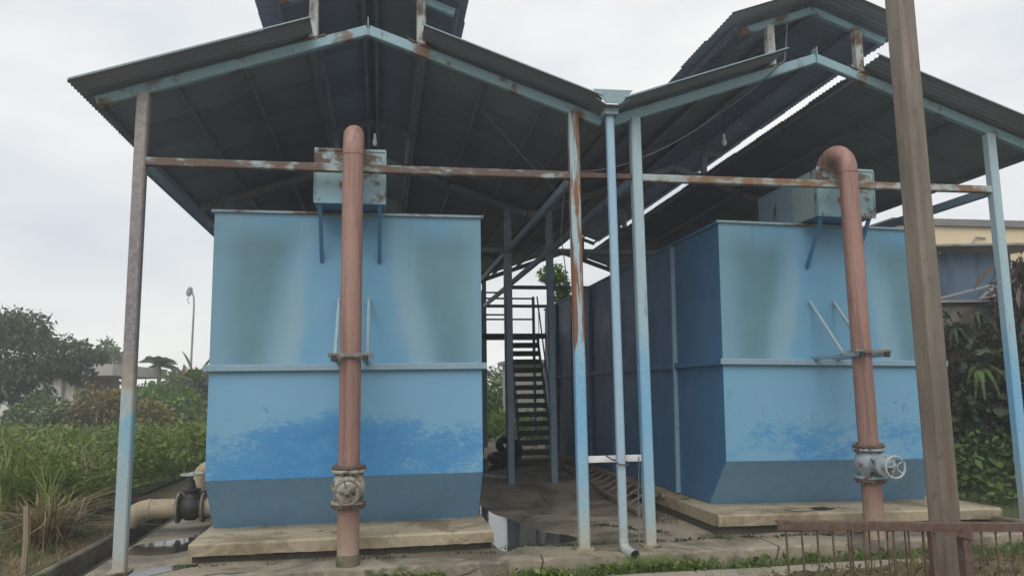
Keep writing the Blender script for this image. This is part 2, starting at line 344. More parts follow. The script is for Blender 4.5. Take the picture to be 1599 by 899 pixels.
leafm('leaf_bright', [(0,(.07,.14,.02)),(.6,(.12,.23,.03)),(1,(.20,.31,.05))])
leafm('leaf_vine', [(0,(.07,.14,.02)),(.6,(.14,.26,.04)),(1,(.22,.34,.06))], .6)
leafm('leaf_dead', [(0,(.025,.018,.014)),(.6,(.05,.034,.026)),(1,(.09,.065,.05))], .1)
leafm('straw', [(0,(.15,.11,.05)),(.5,(.28,.21,.10)),(1,(.42,.34,.19))], .2)
leafm('leaf_palm', [(0,(.04,.07,.04)),(1,(.09,.13,.07))])
leafm('litter', [(0,(.04,.03,.02)),(.5,(.10,.07,.04)),(.8,(.07,.09,.02)),(1,(.18,.13,.08))], .1)

# ------------------------------------------------------------------ foliage helpers
def leaf_mesh(name, V, tint, mat, parent=None, org=(0,0,0), F=4):
    """V: (n, F, 3) polygons; tint: (n,)"""
    o0 = np.array(ORG[parent.name]) if parent is not None else np.array(org, float)
    n = V.shape[0]; me = bpy.data.meshes.new(name)
    me.vertices.add(n*F); me.loops.add(n*F); me.polygons.add(n)
    me.vertices.foreach_set('co', (V.reshape(-1, 3)-o0).astype(np.float32).ravel())
    me.loops.foreach_set('vertex_index', np.arange(n*F, dtype=np.int32))
    me.polygons.foreach_set('loop_start', np.arange(0, n*F, F, dtype=np.int32))
    me.update(calc_edges=True)
    a = me.attributes.new('tint', 'FLOAT', 'POINT'); a.data.foreach_set('value', np.repeat(np.clip(tint, 0, 1), F).astype(np.float32))
    me.materials.append(mat); o = new_obj(name, me, parent)
    if parent is None: o.location = org
    ORG[o.name] = Vector(o0)
    return o
def unit(v): return v/np.maximum(np.linalg.norm(v, axis=-1, keepdims=True), 1e-9)
def leaves(P, size, aspect=.45, droop=.3, out=None, jit=.35):
    """diamond leaves at points P: direction = random, leaning outwards and down"""
    n = len(P); d = rng.normal(size=(n, 3))
    if out is not None: d = d*.8 + out*1.0
    d[:, 2] -= droop; d = unit(d)
    s = unit(np.cross(d, rng.normal(size=(n, 3)))); k = np.cross(d, s)
    L_ = size*(1 + jit*rng.normal(size=(n, 1))).clip(.4, 1.8); W_ = L_*aspect
    a = P; b = P + d*L_*.45 + s*W_*.5 + k*L_*.06; c = P + d*L_ - np.array([0,0,1])*L_*.1; e = P + d*L_*.45 - s*W_*.5 + k*L_*.06
    return np.stack([a, b, c, e], 1)
def blobs_pts(blobs, n):
    """points spread in the outer shells of ellipsoids; returns points and outward directions"""
    vol = np.array([b[3]*b[4]*b[5] for b in blobs])**.75; idx = rng.choice(len(blobs), n, p=vol/vol.sum())
    B = np.array(blobs)[idx]; u = unit(rng.normal(size=(n, 3))); r = rng.uniform(.35, 1, size=(n, 1))**.5
    r *= 1 + .13*rng.normal(size=(n, 1))
    return B[:, :3] + u*r*B[:, 3:6], u
def crown(name, blobs, n, size, mat, parent, aspect=.45, droop=.35, tint_out=.0):
    sub = []                                                    # break every lobe into small twigs of leaves
    for b in blobs:
        k = max(6, int(14*(b[3]*b[4]*b[5])**.4))
        u = unit(rng.normal(size=(k, 3))); rad = rng.uniform(.6, 1.02, size=(k, 1))
        c = np.array(b[:3]) + u*rad*np.array(b[3:6]); s = rng.uniform(.22, .42, size=(k, 1))*np.array(b[3:6])
        sub += [list(ci)+list(si) for ci, si in zip(c, s)]
    P, u = blobs_pts([list(b) for b in blobs] + sub*1, n)
    zz = P[:, 2]; t = rng.beta(2, 2.6, n)*.8 + .25*(zz-zz.min())/(np.ptp(zz)+1e-6)
    return leaf_mesh(name, leaves(P, size, aspect, droop, u), t, mat, parent)
def trunk(name, paths, mat, parent):
    b = MB()
    for path, r0, r1 in paths:
        P = [Vector(p) for p in path]; n = len(P)
        b.tube(P, [r0+(r1-r0)*i/(n-1) for i in range(n)], 8)
    return b.build(name, mat, parent, True)
def tree(name, base, blobs, n, size, mat, label, cat='tree', bk='bark_dark', r=.1, droop=.35, aspect=.45, group=None, limbs=True):
    t = empty(name, base, label, cat, group); B = Vector(base)
    cz = sum(b[2] for b in blobs)/len(blobs); top = Vector((sum(b[0] for b in blobs)/len(blobs), sum(b[1] for b in blobs)/len(blobs), cz))
    mid = B.lerp(top, .55) + Vector((random.uniform(-.1,.1), 0, 0))
    paths = [([B, B.lerp(mid, .5)+Vector((.06,0,0)), mid, top], r, r*.4)]
    for b in blobs: paths.append(([mid, mid.lerp(Vector(b[:3]), .55)+Vector((0,0,.1)), Vector(b[:3])], r*.55, r*.15))
    trunk('trunk', paths, M[bk], t); crown('crown', blobs, n, size, mat, t, aspect, droop)
    return t
def blades(P, h, wd, lean, tint, bend=.5):
    """grass blades, two quads each: base, mid, tip"""
    n = len(P); a = rng.uniform(0, 2*np.pi, n); d = np.stack([np.cos(a), np.sin(a), np.zeros(n)], 1); s = np.stack([-np.sin(a), np.cos(a), np.zeros(n)], 1)
    hh = (h*(1+.3*rng.normal(size=n)).clip(.4, 1.7))[:, None]; le = (lean*np.abs(rng.normal(size=n)))[:, None]*hh
    Z = np.array([0,0,1.]); mid = P + d*le*.35 + Z*hh*.6; tip = P + d*le*(1+bend) + Z*hh*(1-bend*.35*np.minimum(le/hh, 1.5))
    w_ = wd*hh**.5
    q1 = np.stack([P - s*w_*.5, P + s*w_*.5, mid + s*w_*.4, mid - s*w_*.4], 1); q2 = np.stack([mid - s*w_*.4, mid + s*w_*.4, tip + s*w_*.06, tip - s*w_*.06], 1)
    return np.concatenate([q1, q2]), np.concatenate([tint, tint])

# ------------------------------------------------------------------ ground
def yz(y):          # the yard falls gently towards the front
    return 0.14*min(max((y-11.5)/1.0, 0), 1)
b = MB(); b.add([(-600,-200,-.17),(600,-200,-.17),(600,1500,-.17),(-600,1500,-.17)], [(0,1,2,3)])
tag(b.build('ground', M['soil']), kind='structure')
def slab_grid(name, xs, ys, zf, mat, edge=0, depth=.25):
    """top sheet with a skirt; ragged front edge"""
    b = MB(); nx, ny = len(xs), len(ys); vs = []
    for j, y in enumerate(ys):
        for i, x in enumerate(xs):
            yy = y + (edge*(random.random()-.5) if j == 0 else 0); zz = zf(x, y) - (abs(random.gauss(0, edge*.25)) if j == 0 else 0)
            vs.append((x, yy, zz))
    fs = [(j*nx+i, j*nx+i+1, (j+1)*nx+i+1, (j+1)*nx+i) for j in range(ny-1) for i in range(nx-1)]
    ring = [i for i in range(nx)] + [j*nx+nx-1 for j in range(1, ny)] + [(ny-1)*nx+i for i in range(nx-2, -1, -1)] + [j*nx for j in range(ny-2, 0, -1)]
    k = len(vs)
    for r in ring: vs.append((vs[r][0], vs[r][1]+random.uniform(0, edge*.5), vs[r][2]-depth))
    n = len(ring); fs += [(ring[i], k+i, k+(i+1)%n, ring[(i+1)%n]) for i in range(n)]
    b.add(vs, fs); return b.build(name, mat)
xs = list(np.arange(-2.72, 7.45, .12)) + [7.45]; ys = [7.66, 7.72, 7.85, 8.1, 8.4, 9, 9.6, 10.5, 11.5, 12.0, 12.5, 15, 18, 22, 26]
yard = tag(slab_grid('yard_pavement', xs, ys, lambda x, y: yz(y), M['yard'], .05, .3), kind='structure')
b = slab_grid('path', list(np.arange(-1.6, 5.7, .15)), [6.5, 6.7, 7.1, 7.25, 7.36], lambda x, y: -.115 + .004*math.sin(x*3), M['strip'], .04, .12); tag(b, kind='structure')
# field soil west of the kerb, and the planted bed east of the yard
b = MB(); b.add([(-60,7.2,.02),(-3.2,7.2,.02),(-3.2,60,.02),(-60,60,.02)], [(0,1,2,3)]); b.add([(-60,7.2,-.3),(-3.2,7.2,-.3)], []); b.f.append((0,4,5,1)); tag(b.build('field_ground', M['soil']), kind='structure')
b = MB(); b.box(7.55, 30, 7.0, 40, -.3, .04); tag(b.build('planting_bed_ground', M['field_soil']), kind='structure')
# drain between kerb and yard
b = MB(); b.add([(-3.0,6.5,-.14),(-2.7,6.5,-.14),(-2.7,30,-.05),(-3.0,30,-.05)], [(0,1,2,3)]); tag(b.build('drain_floor', M['drain']), kind='structure')
def rough_kerb(name, x0, x1, w_, z0, z1, y0, y1, label):
    b = MB(); n = 26; rings = []
    for i in range(n+1):
        t = i/n; y = y0+(y1-y0)*t; x = x0+(x1-x0)*t + random.uniform(-.008,.008); z = z1 + random.uniform(-.012,.012)
        rings.append([(x-w_/2,y,z0),(x+w_/2,y,z0),(x+w_/2,y,z-.015),(x+w_/2-.015,y,z),(x-w_/2+.015,y,z),(x-w_/2,y,z-.015)])
    b.sweep([[Vector(p) for p in r] for r in rings]); return tag(b.build(name, M['kerb'], org=(x0, y0, 0)), label, 'kerb')
rough_kerb('concrete_kerb', -3.08, -3.06, .085, -.25, .055, 6.6, 26, 'low mossy concrete kerb along the drain beside the green field')
rough_kerb('concrete_kerb', 7.22, 7.75, .11, -.2, .09, 7.6, 17, 'low dark kerb at the foot of the leafy bed on the right')

def blob_sheet(name, pts, z, mat, jag=.012):
    """thin water sheet with an uneven outline, densified from control points"""
    P = [Vector((x, y, 0)) for x, y in pts]; n = len(P); ring = []
    for i in range(n):
        p0, p1, p2, p3 = P[i-1], P[i], P[(i+1) % n], P[(i+2) % n]
        for k in range(8):
            t = k/8; q = .5*((2*p1) + (p2-p0)*t + (2*p0-5*p1+4*p2-p3)*t*t + (3*p1-p0-3*p2+p3)*t**3)
            q += Vector((random.uniform(-jag, jag), random.uniform(-jag, jag), 0)); ring.append((q.x, q.y, z))
    b = MB(); k = len(ring); low = [(x, y, z-.05) for x, y, z in ring]
    b.add(ring+low, [tuple(range(k))]+[(i, k+i, k+(i+1)%k, (i+1)%k) for i in range(k)]); return tag(b.build(name, mat), kind='structure')
# standing water lies level in the hollows of the falling slab
blob_sheet('puddle', [(1.22,8.30),(1.5,8.36),(1.78,8.33),(2.12,8.5),(2.15,8.78),(1.95,9.0),(1.85,9.25),(1.78,9.5),(1.66,10.0),(1.50,10.6),(1.45,11.2),(1.27,11.4)], .006, M['water'])
blob_sheet('puddle', [(1.3,12.9),(1.7,13.2),(1.9,14.4),(2.3,15.0),(3.0,15.6),(2.9,16.6),(2.2,17.6),(1.4,17.4)], .146, M['water'])
blob_sheet('puddle', [(-2.62,8.95),(-2.3,8.82),(-2.05,8.98),(-2.03,9.4),(-2.15,9.75),(-2.45,9.6),(-2.68,9.4)], .006, M['water'])
blob_sheet('puddle', [(-2.6,7.72),(-2.2,7.74),(-1.95,8.0),(-1.75,8.2),(-2.0,8.24),(-2.28,8.1),(-2.55,7.95)], .006, M['water'])

# ------------------------------------------------------------------ plinths
def plinth(name, x0, x1, y0, y1, z1, label, tilt=0):
    r = empty(name, ((x0+x1)/2, y0, 0), label, 'plinth'); b = MB(); n = 40; vs = []
    def fx(i): return x0+(x1-x0)*i/n
    rows = []
    for i in range(n+1):
        x = fx(i); e = random.uniform(-.005,.005); u = .0 + random.uniform(-.008,.012)
        chip = .05 if random.random() < .1 else 0
        rows.append([(x,y1,z1),(x,y0+.03,z1+random.uniform(-.004,.004)),(x,y0+e+chip*.3,z1-.02-chip*.3),(x,y0+.01+e,.075+u*.5),(x,y0+.16,.065+u*.45),(x,y1,.065+u*.45)])
    b.sweep([[Vector(p) for p in q] for q in rows]); b.build('slab', M['plinth'], r); MB().box(x0+.02,x1-.02,y0+.10,y1-.02,-.05,.062+.03).build('dark_footing', M['drain'], r)  # footing set back under the slab edge, in darker concrete
    r.rotation_euler = (0, tilt, 0); return r
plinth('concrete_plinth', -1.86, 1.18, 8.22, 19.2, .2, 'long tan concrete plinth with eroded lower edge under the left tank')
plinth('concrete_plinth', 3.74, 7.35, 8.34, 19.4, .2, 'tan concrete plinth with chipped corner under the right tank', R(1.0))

# ------------------------------------------------------------------ sheds
FR = [8.03, 12.6, 17.2, 21.1]; SL = .349; YF = 7.66; YB = 21.5
def sheet_mesh(name, x0, x1, slope, w_=.80, waves=10, seg=6, amp=.0085):
    """one corrugated sheet, corrugations running down the slope; x0 -> x1 measured from the ridge"""
    vs = []; fs = []; k = waves*seg+1
    for i in range(k):
        y = w_*i/(k-1); z = amp*math.cos(2*math.pi*i/seg)
        for t in (0, .5, 1):
            x = x0+(x1-x0)*t; vs.append((x, y, -slope*abs(x)+z))
    for i in range(k-1):
        for t in (0, 1): fs.append((i*3+t, i*3+t+1, (i+1)*3+t+1, (i+1)*3+t))
    me = bpy.data.meshes.new(name); me.from_pydata(vs, [], fs); me.update()
    me.polygons.foreach_set('use_smooth', [True]*len(me.polygons)); me.materials.append(M['zinc']); return me
def shed(ax, xl, xr, eaveL, eaveR, label, mats, endL, endR):
    """ax ridge x; xl, xr posts; eaveL/R sheet ends; endL/R rafter ends; mats = front post materials"""
    r = empty('steel_shed', (ax, FR[0], 0), label, 'shed', None)
    zb = lambda x, c: c - SL*abs(x-ax)
    for k, y in enumerate(FR):
        z0 = 0 if k == 0 else .14
        for x, mt in ((xl, mats[0]), (xr, mats[1])):
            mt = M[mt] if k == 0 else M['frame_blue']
            MB().beam((x,y,z0-.12),(x,y,zb(x,5.50)),.115,.115,(0,1,0)).build('post', mt, r)
            if k == 0: MB().beam((x,y,-.1),(x,y,.022),.2,.2,(0,1,0)).build('post_footing', M['yard'], r)
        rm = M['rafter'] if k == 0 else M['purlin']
        for xe in (endL, endR):
            sgn = 1 if xe > ax else -1
            o = MB().beam((ax+sgn*.006,y,5.545),(xe,y,zb(xe,5.545)),.08,.115).build('rafter', rm, r)
        MB().box(ax-.005,ax+.005,y-.06,y+.06,5.47,5.68).build('ridge_plate', rm, r)
        for s in (-1, 1):
            lx = ax+s*.575
            MB().beam((lx,y,zb(lx,5.60)),(lx,y,6.13-.36*.575),.10,.10,(0,1,0)).build('lantern_post', M['lantern_post'] if k == 0 else M['purlin'], r)
            MB().beam((lx-.13,y,zb(lx-.13,5.612)),(lx+.13,y,zb(lx+.13,5.612)),.11,.02).build('base_plate', M['rust'], r)
            MB().beam((ax+s*.005,y,6.16),(ax+s*.94,y,6.16-.36*.94),.07,.09).build('lantern_rafter', rm, r)
        tm = M['bar_rust' if ax < 2 else 'bar_rust_pale'] if k == 0 else M['purlin']
        MB().beam((xl+.06,y,4.0),(xr-.06,y,4.0),.075,.085).build('tie_bar', tm, r)
    for x in (xl, xr):
        for k in range(3): MB().beam((x,FR[k]+.06,4.0),(x,FR[k+1]-.06,4.0),.06,.11).build('side_beam', M['frame_blue'], r)
    for s, e in ((-1, eaveL), (1, eaveR)):
        L_ = abs(e-ax)
        for d in (.64, 1.32, 2.02, L_-.10):
            x = ax+s*d; MB().beam((x,FR[0]+.05,zb(x,5.66)-.046),(x,YB-.05,zb(x,5.66)-.046),.05,.065,(s*SL,0,1)).build('purlin', M['purlin'], r)
        for d in (.08, .62, .98):
            x = ax+s*d; z = 6.285-.36*d-.045; MB().beam((x,FR[0]+.05,z),(x,YB-.05,z),.045,.06,(s*.36,0,1)).build('lantern_purlin', M['purlin'], r)
        # thin strip added as the bright highlight on the front edge of the sheets
        x0 = ax+s*.56; MB().beam((x0,YF-.012,zb(x0,5.676)),(ax+s*(L_-.02),YF-.012,zb(ax+s*(L_-.02),5.676)),.010,.014).build('verge_highlight', M['gutter'], r)
        n = int((YB-YF)/.75)
        me = sheet_mesh('roof_sheet', s*.585, s*L_, SL); ml = sheet_mesh('lantern_sheet', s*.0, 1.10 if s > 0 else -1.22, .36)
        for i in range(n):
            for mesh, nm, zz in ((me, 'roof_sheet', 5.665), (ml, 'lantern_sheet', 6.30)):
                o = new_obj(nm, mesh, r); o.location = (random.uniform(-.012,.012), YF+i*.75-FR[0], zz+.004*(i % 2))
                ORG[o.name] = ORG[r.name]
    b = MB(); b.prism([(ax-.2,YF-.01,6.255),(ax,YF-.01,6.33),(ax+.2,YF-.01,6.255),(ax,YF-.01,6.322)], (0,YB-YF,0)); b.build('ridge_cap', M['zinc'], r)
    return r
left = shed(-.17, -2.42, 2.10, -3.02, 2.36, 'blue-grey steel shed with rusty brown corner post over the left tank', ('post_brown','post_rusty'), -2.86, 2.43)
right = shed(5.12, 2.82, 7.40, 2.56, 8.30, 'blue-grey steel shed with a bright slit below its ridge over the right tank', ('post','post'), 2.47, 7.95)
MB().beam((2.165,8.03,4.01),(2.755,8.03,4.01),.05,.06).build('link_bar', M['rust'], left)
MB().beam((2.165,8.03,.915),(2.755,8.03,.915),.02,.07).build('cross_bar', M['white'], left)
# valley gutter and its downspout
gt = empty('rain_gutter', (2.46, 7.8, 0), 'grey valley gutter between the two roofs with pale blue downspout', 'gutter')
b = MB(); pr = [(2.27,4.775),(2.38,4.70),(2.54,4.70),(2.65,4.775),(2.642,4.78),(2.535,4.71),(2.385,4.71),(2.278,4.78)]
b.prism([(x,YF+.012,z) for x, z in pr], (0, YB-YF-.05, 0)); b.build('trough', M['purlin'], gt)
MB().prism([(2.235,YF,4.868),(2.375,YF,4.715),(2.545,YF,4.715),(2.685,YF,4.873)], (0,-.008,0)).build('end_cap', M['gutter'], gt)
MB().box(2.39,2.54,YF+.08,YF+.25,4.63,4.699).build('outlet_box', M['gutter'], gt)
MB().beam((2.465,YF+.17,4.66),(2.465,YF+.17,.10),.085,.085,(0,1,0),.2).build('downspout', M['downspout'], gt, True)
b = MB(); path = [(2.465,YF+.17,.14),(2.467,YF+.165,.07),(2.475,YF+.13,.03),(2.49,YF+.05,.01),(2.51,YF-.05,0)]
rings = b.tube(path, [.05,.052,.054,.056,.056], 16, False); b.tube(path, [.046,.047,.048,.05,.05], 16, False); b.build('outlet_elbow', M['downspout'], gt, True)
MB().lathe([(.0,0),(.049,0),(.049,.004)], (2.506,YF-.03,.003), (.2,-1,-.1), 16).build('opening_shade', M['cable'], gt)  # black disc in the spout stands in for the shade inside it
b = MB(); b.tube([(2.40,YF+.12,.90),(2.42,YF+.10,.88),(2.52,YF+.10,.87),(2.54,YF+.2,.90),(2.40,YF+.25,.915),(2.34,YF+.3,.96)], .008, 6); b.build('tie_wire', M['rust'], gt, True)

# ------------------------------------------------------------------ tanks
def tank(name, cx, y0, length, label, low):
    r = empty(name, (cx, y0, 0), label, 'tank'); W = 1.465; y1 = y0+length
    zt, zm, zs, zb_ = 3.63, 1.93, .76, .203
    MB().box(cx-W,cx+W,y0,y0+.012,zm,zt).build('upper_front_plate', M['tank_up' if cx < 2 else 'tank_up_b'], r)
    MB().box(cx-W,cx+W,y0,y0+.012,zs,zm).build('lower_front_plate', M[low], r)
    MB().prism([(cx-W,y0,zs-.002),(cx-W,y0+.50,zb_),(cx-W,y0+.515,zb_),(cx-W,y0+.014,zs-.002)], (2*W,0,0)).build('sloped_front_plate', M['tank_hop'], r)
    MB().box(cx-W+.02,cx+W-.02,y0+.50,y1,zb_-.003,zb_+.01).build('bottom_plate', M['tank_hop'], r)
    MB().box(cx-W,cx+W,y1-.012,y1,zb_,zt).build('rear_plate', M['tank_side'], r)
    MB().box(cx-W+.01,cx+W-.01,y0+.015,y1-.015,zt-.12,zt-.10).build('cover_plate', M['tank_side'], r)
    n = 7; st = (length)/n
    for s in (-1, 1):
        xa, xb = (cx-W, cx-W+.012) if s < 0 else (cx+W-.012, cx+W)
        for i in range(n):
            ya, yb = y0+.013+i*st, y0+.013+(i+1)*st-.004
            if i == n-1: yb = y1-.014
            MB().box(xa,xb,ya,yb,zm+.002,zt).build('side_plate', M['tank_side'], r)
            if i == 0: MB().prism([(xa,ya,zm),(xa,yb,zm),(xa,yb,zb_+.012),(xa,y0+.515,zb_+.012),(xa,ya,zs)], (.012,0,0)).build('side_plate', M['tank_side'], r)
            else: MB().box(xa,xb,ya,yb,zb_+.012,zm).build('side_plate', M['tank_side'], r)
            if i:
                x = cx+s*(W+.03); MB().beam((x,y0+i*st,zb_+.02),(x,y0+i*st,zt-.03),.06,.05,(0,1,0)).build('side_rib', M['tank_trim'] if i == 1 else M['tank_side'], r)
        MB().box(min(cx+s*W, cx+s*(W+.05)),max(cx+s*W, cx+s*(W+.05)),y0-.03,y1,zm-.035,zm+.035).build('side_band', M['tank_side'], r)
        MB().box(min(cx+s*W, cx+s*(W+.03)),max(cx+s*W, cx+s*(W+.03)),y0-.02,y1,zt-.012,zt+.022).build('side_rim', M['tank_side'], r)
    MB().beam((cx-W-.05,y0-.028,zm),(cx+W+.05,y0-.028,zm),.055,.072).build('front_band', M['tank_trim'], r)
    MB().box(cx-W-.03,cx+W+.03,y0-.03,y0+.03,zt+.001,zt+.028).build('front_rim', M['tank_rim'], r)
    # inlet box on the front edge, open at the top, its lower front carried by two struts
    bx = empty_part = None
    f0, f1, z0, z1, hw = y0-.42, y0+1.05, 3.675, 4.255, .375
    fp = MB().box(cx-hw,cx+hw,f0,f0+.012,z0,z1).build('inlet_box', M['box_paint'], r)
    
    for xa in (cx-hw, cx+hw-.012):
        MB().box(xa,xa+.012,f0+.013,f0+.56,z0,z1-.004).build('box_side', M['box_front_side'], fp); MB().box(xa,xa+.012,f0+.566,f1,z0,z1-.012).build('box_side', M['box_side'], fp)
    MB().box(cx-hw+.013,cx+hw-.013,f0+.013,f1,z0,z0+.012).build('box_floor', M['tank_side'], fp); MB().box(cx-hw+.013,cx+hw-.013,f1-.012,f1,z0+.013,z1-.004).build('box_back', M['box_side'], fp)
    for z in (z0, z1): MB().beam((cx-hw-.004,f0-.004,z),(cx+hw+.004,f0-.004,z),.014,.03).build('box_edge', M['box_paint'], fp)
    for s in (-1, 1): MB().beam((cx+s*hw,f0-.003,z0+.016),(cx+s*hw,f0-.003,z1-.016),.014,.026,(0,1,0)).build('box_edge', M['box_paint'], fp)
    for s in (-1, 1): MB().beam((cx+s*.315,f0+.03,z0-.003),(cx+s*.315,y0-.006,3.10),.04,.04,(1,0,0)).build('box_strut', M['tank_side'], r)
    return r
def pipe_bracket(tk, px, y0, py):
    z = 1.985
    for s in (-1, 1):
        x = px+s*.15
        MB().beam((x,y0-.004,z),(x,py-.17,z),.045,.045).build('bracket_arm', M['tank_trim'], tk)
        MB().beam((x,py-.172,z),(x,py-.20,z),.06,.06).build('arm_end', M['rubber'], tk)
        MB().beam((x+s*.012,py+.16,z+.03),(x+s*.012,y0-.004,2.68),.035,.035,(1,0,0)).build('bracket_brace', M['gutter'], tk)
    for d in (-.135, .135): MB().beam((px-.21,py+d,z+.035),(px+.23,py+d,z+.035),.03,.04).build('clamp_bar', M['wheel_brown'] if d < 0 else M['tank_trim'], tk)
Y0, Y1 = 8.62, 8.66
tl = tank('water_tank', -.345, Y0, 10.2, 'tall faded blue steel water tank with two algae patches, left of the alley', 'tank_low')
tr_ = tank('water_tank', 5.47, Y1, 10.2, 'blue steel water tank with ribbed long side, behind the tall rusty pole', 'tank_low_b')
PL, PR, PY = (-.305, 5.33, 7.86)
pipe_bracket(tl, PL, Y0, PY); pipe_bracket(tr_, PR, Y1, PY)
tr_.rotation_euler = (0, R(1.0), 0)

# ------------------------------------------------------------------ inlet pipes with gate valves
def wheel(name, c, axis, Rw, mat, parent, spokes=5):
    b = MB(); b.torus(c, axis, Rw, .012); a = Vector(axis).normalized(); x = a.orthogonal().normalized(); y = a.cross(x); c = Vector(c)
    for i in range(spokes):
        t = 2*math.pi*i/spokes+.4; d = x*math.cos(t)+y*math.sin(t); b.tube([c+a*-.005, c+d*Rw*.5+a*-.012, c+d*Rw], .0085, 6)
    b.lathe([(.004,-.02),(.026,-.018),(.026,.015),(.012,.03),(.004,.032)], c, axis, 12)
    return b.build(name, mat, parent, True)
def gate_valve(pipe, x, y, z, body, wh, bolts=True):
    b = MB(); b.lathe([(.108,-.15),(.112,-.13),(.145,-.08),(.165,-.03),(.165,.03),(.145,.08),(.112,.13),(.108,.15)], (x,y,z), (0,0,1), 24)
    b.lathe([(.10,0),(.105,.08),(.085,.14),(.085,.17),(.12,.172),(.12,.20),(.07,.205),(.05,.26),(.035,.30),(.035,.33)], (x,y-.08,z), (0,-1,0), 20)
    v = b.build('valve_body', body, pipe, True)
    for dz in (-.15, .15):
        s = 1 if dz > 0 else -1
        MB().lathe([(.105,-.016),(.168,-.014),(.172,0),(.168,.014),(.105,.016)], (x,y,z+dz), (0,0,1), 28).build('valve_flange', body, v, True)
        MB().lathe([(.105,-.014),(.165,-.013),(.168,0),(.165,.013),(.105,.014)], (x,y,z+dz+s*.034), (0,0,1), 28).build('pipe_flange', M['rust'], v, True)
        for k in range(8):
            t = 2*math.pi*(k+.5)/8; MB().lathe([(.002,-.055),(.013,-.052),(.013,.052),(.002,.055)], (x+.142*math.cos(t),y+.142*math.sin(t),z+dz+s*.017), (0,0,1), 6).build('bolt', M['wheel_brown'], v)
    MB().tube([(x,y-.38,z),(x,y-.46,z)], .014, 8).build('stem', M['wheel_brown'], v, True)
    wheel('handwheel', (x, y-.43, z-.008), (0,-1,0), .112, wh, v)
def riser(name, x, zbase, label, body, wh, vz):
    r = empty(name, (x, PY, zbase), label, 'pipe'); rad = .106; Rb = .25; zc = 4.13
    MB().tube([(x,PY,zbase),(x,PY,vz-.185)], rad, 28).build('lower_pipe', M['pink'], r, True)
    MB().tube([(x,PY,vz+.185),(x,PY,2.6),(x,PY,zc)], rad, 28).build('riser_pipe', M['pink'], r, True)
    pts = [(x,PY,zc-.02)]+[(x,PY+Rb-Rb*math.cos(t),zc+Rb*math.sin(t)) for t in np.linspace(0, math.pi, 18)]+[(x,PY+2*Rb,zc-.22)]
    MB().tube(pts, rad*1.015, 28).build('gooseneck_bend', M['pink'], r, True)
    MB().lathe([(rad,-.01),(rad+.006,-.008),(rad+.006,.008),(rad,.01)], (x,PY,zc-.03), (0,0,1), 28).build('joint_ring', M['pink'], r, True)
    gate_valve(r, x, PY, vz, body, wh); return r
p1 = riser('inlet_pipe', PL, -.15, 'tall pink pipe with cream gate valve in front of the left tank', M['valve_cream'], M['wheel_brown'], .745)
p2 = riser('inlet_pipe', PR, -.15, 'tall pink pipe with grey gate valve and white handwheel at right tank', M['valve_grey'], M['wheel_white'], .80)
MB().lathe([(.10,0),(.118,.005),(.114,.22),(.107,.255),(.10,.26)], (PL,PY,-.15), (0,0,1), 24).build('mortar_collar', M['kerb'], p1, True)
MB().lathe([(.10,0),(.118,.005),(.114,.12),(.107,.145),(.10,.15)], (PR,PY,-.15), (0,0,1), 24).build('mortar_collar', M['kerb'], p2, True)

# tan drain pipe with black valve on the west side of the left tank
dp = empty('drain_pipe', (-1.85, 10.2, 0), 'tan drain pipe with black gate valve beside the left tank', 'pipe'); zc = .285; yd = 10.2
MB().tube([(-1.80,yd,zc),(-2.14,yd,zc)], .115, 24).build('stub_pipe', M['tan'], dp, True)
el = [(-2.44,yd,zc),(-2.78,yd,zc)]+[(-2.78-.24*math.sin(t),yd-.05*math.sin(t),zc-.24+.24*math.cos(t)) for t in np.linspace(.12, 1.3, 10)]
MB().tube(el, .115, 24).build('outlet_pipe', M['tan'], dp, True)
MB().lathe([(.115,-.02),(.124,-.018),(.124,.018),(.115,.02)], (-2.77,yd,zc), (1,0,0), 24).build('joint_ring', M['tan'], dp, True)
b = MB(); b.lathe([(.10,-.13),(.11,-.11),(.15,-.05),(.15,.05),(.11,.11),(.10,.13)], (-2.29,yd,zc), (1,0,0), 20); b.lathe([(.11,0),(.11,.14),(.075,.19),(.11,.2),(.11,.225),(.05,.24),(.03,.33),(.012,.34),(.012,.42)], (-2.29,yd,zc), (0,0,1), 18)
vb = b.build('valve_body', M['rubber'], dp, True)
for s in (-1, 1):
    MB().lathe([(.1,-.016),(.178,-.014),(.178,.014),(.1,.016)], (-2.29+s*.145,yd,zc), (1,0,0), 26).build('valve_flange', M['wheel_brown'], vb, True)
    for k in range(8):
        t = 2*math.pi*(k+.5)/8; MB().lathe([(.002,-.03),(.015,-.028),(.015,.028),(.002,.03)], (-2.29+s*.145,yd+.15*math.cos(t),zc+.15*math.sin(t)), (1,0,0), 6).build('bolt', M['rust'], vb)
wheel('handwheel', (-2.29,yd,zc+.40), (0,0,1), .13, M['wheel_white'], vb, 6)
d2 = empty('drain_pipe', (-1.82, 11.4, 0), 'short tan pipe elbow behind the black valve, against the left tank', 'pipe')
MB().tube([(-1.80,11.2,.66),(-2.25,11.2,.66)]+[(-2.25-.16*math.sin(t),11.2,.50+.16*math.cos(t)) for t in np.linspace(.1, 1.5, 8)]+[(-2.412,11.2,.36)], .115, 20).build('elbow', M['tan'], d2, True)
MB().lathe([(.11,-.16),(.17,-.15),(.17,-.12),(.12,-.1),(.12,.1),(.17,.12),(.17,.15),(.11,.16)], (-2.412,11.2,.22), (0,0,1), 20).build('coupling', M['rubber'], d2, True)
MB().tube([(-2.412,11.2,.07),(-2.412,11.2,-.02)], .115, 20).build('drop_pipe', M['tan'], d2, True)

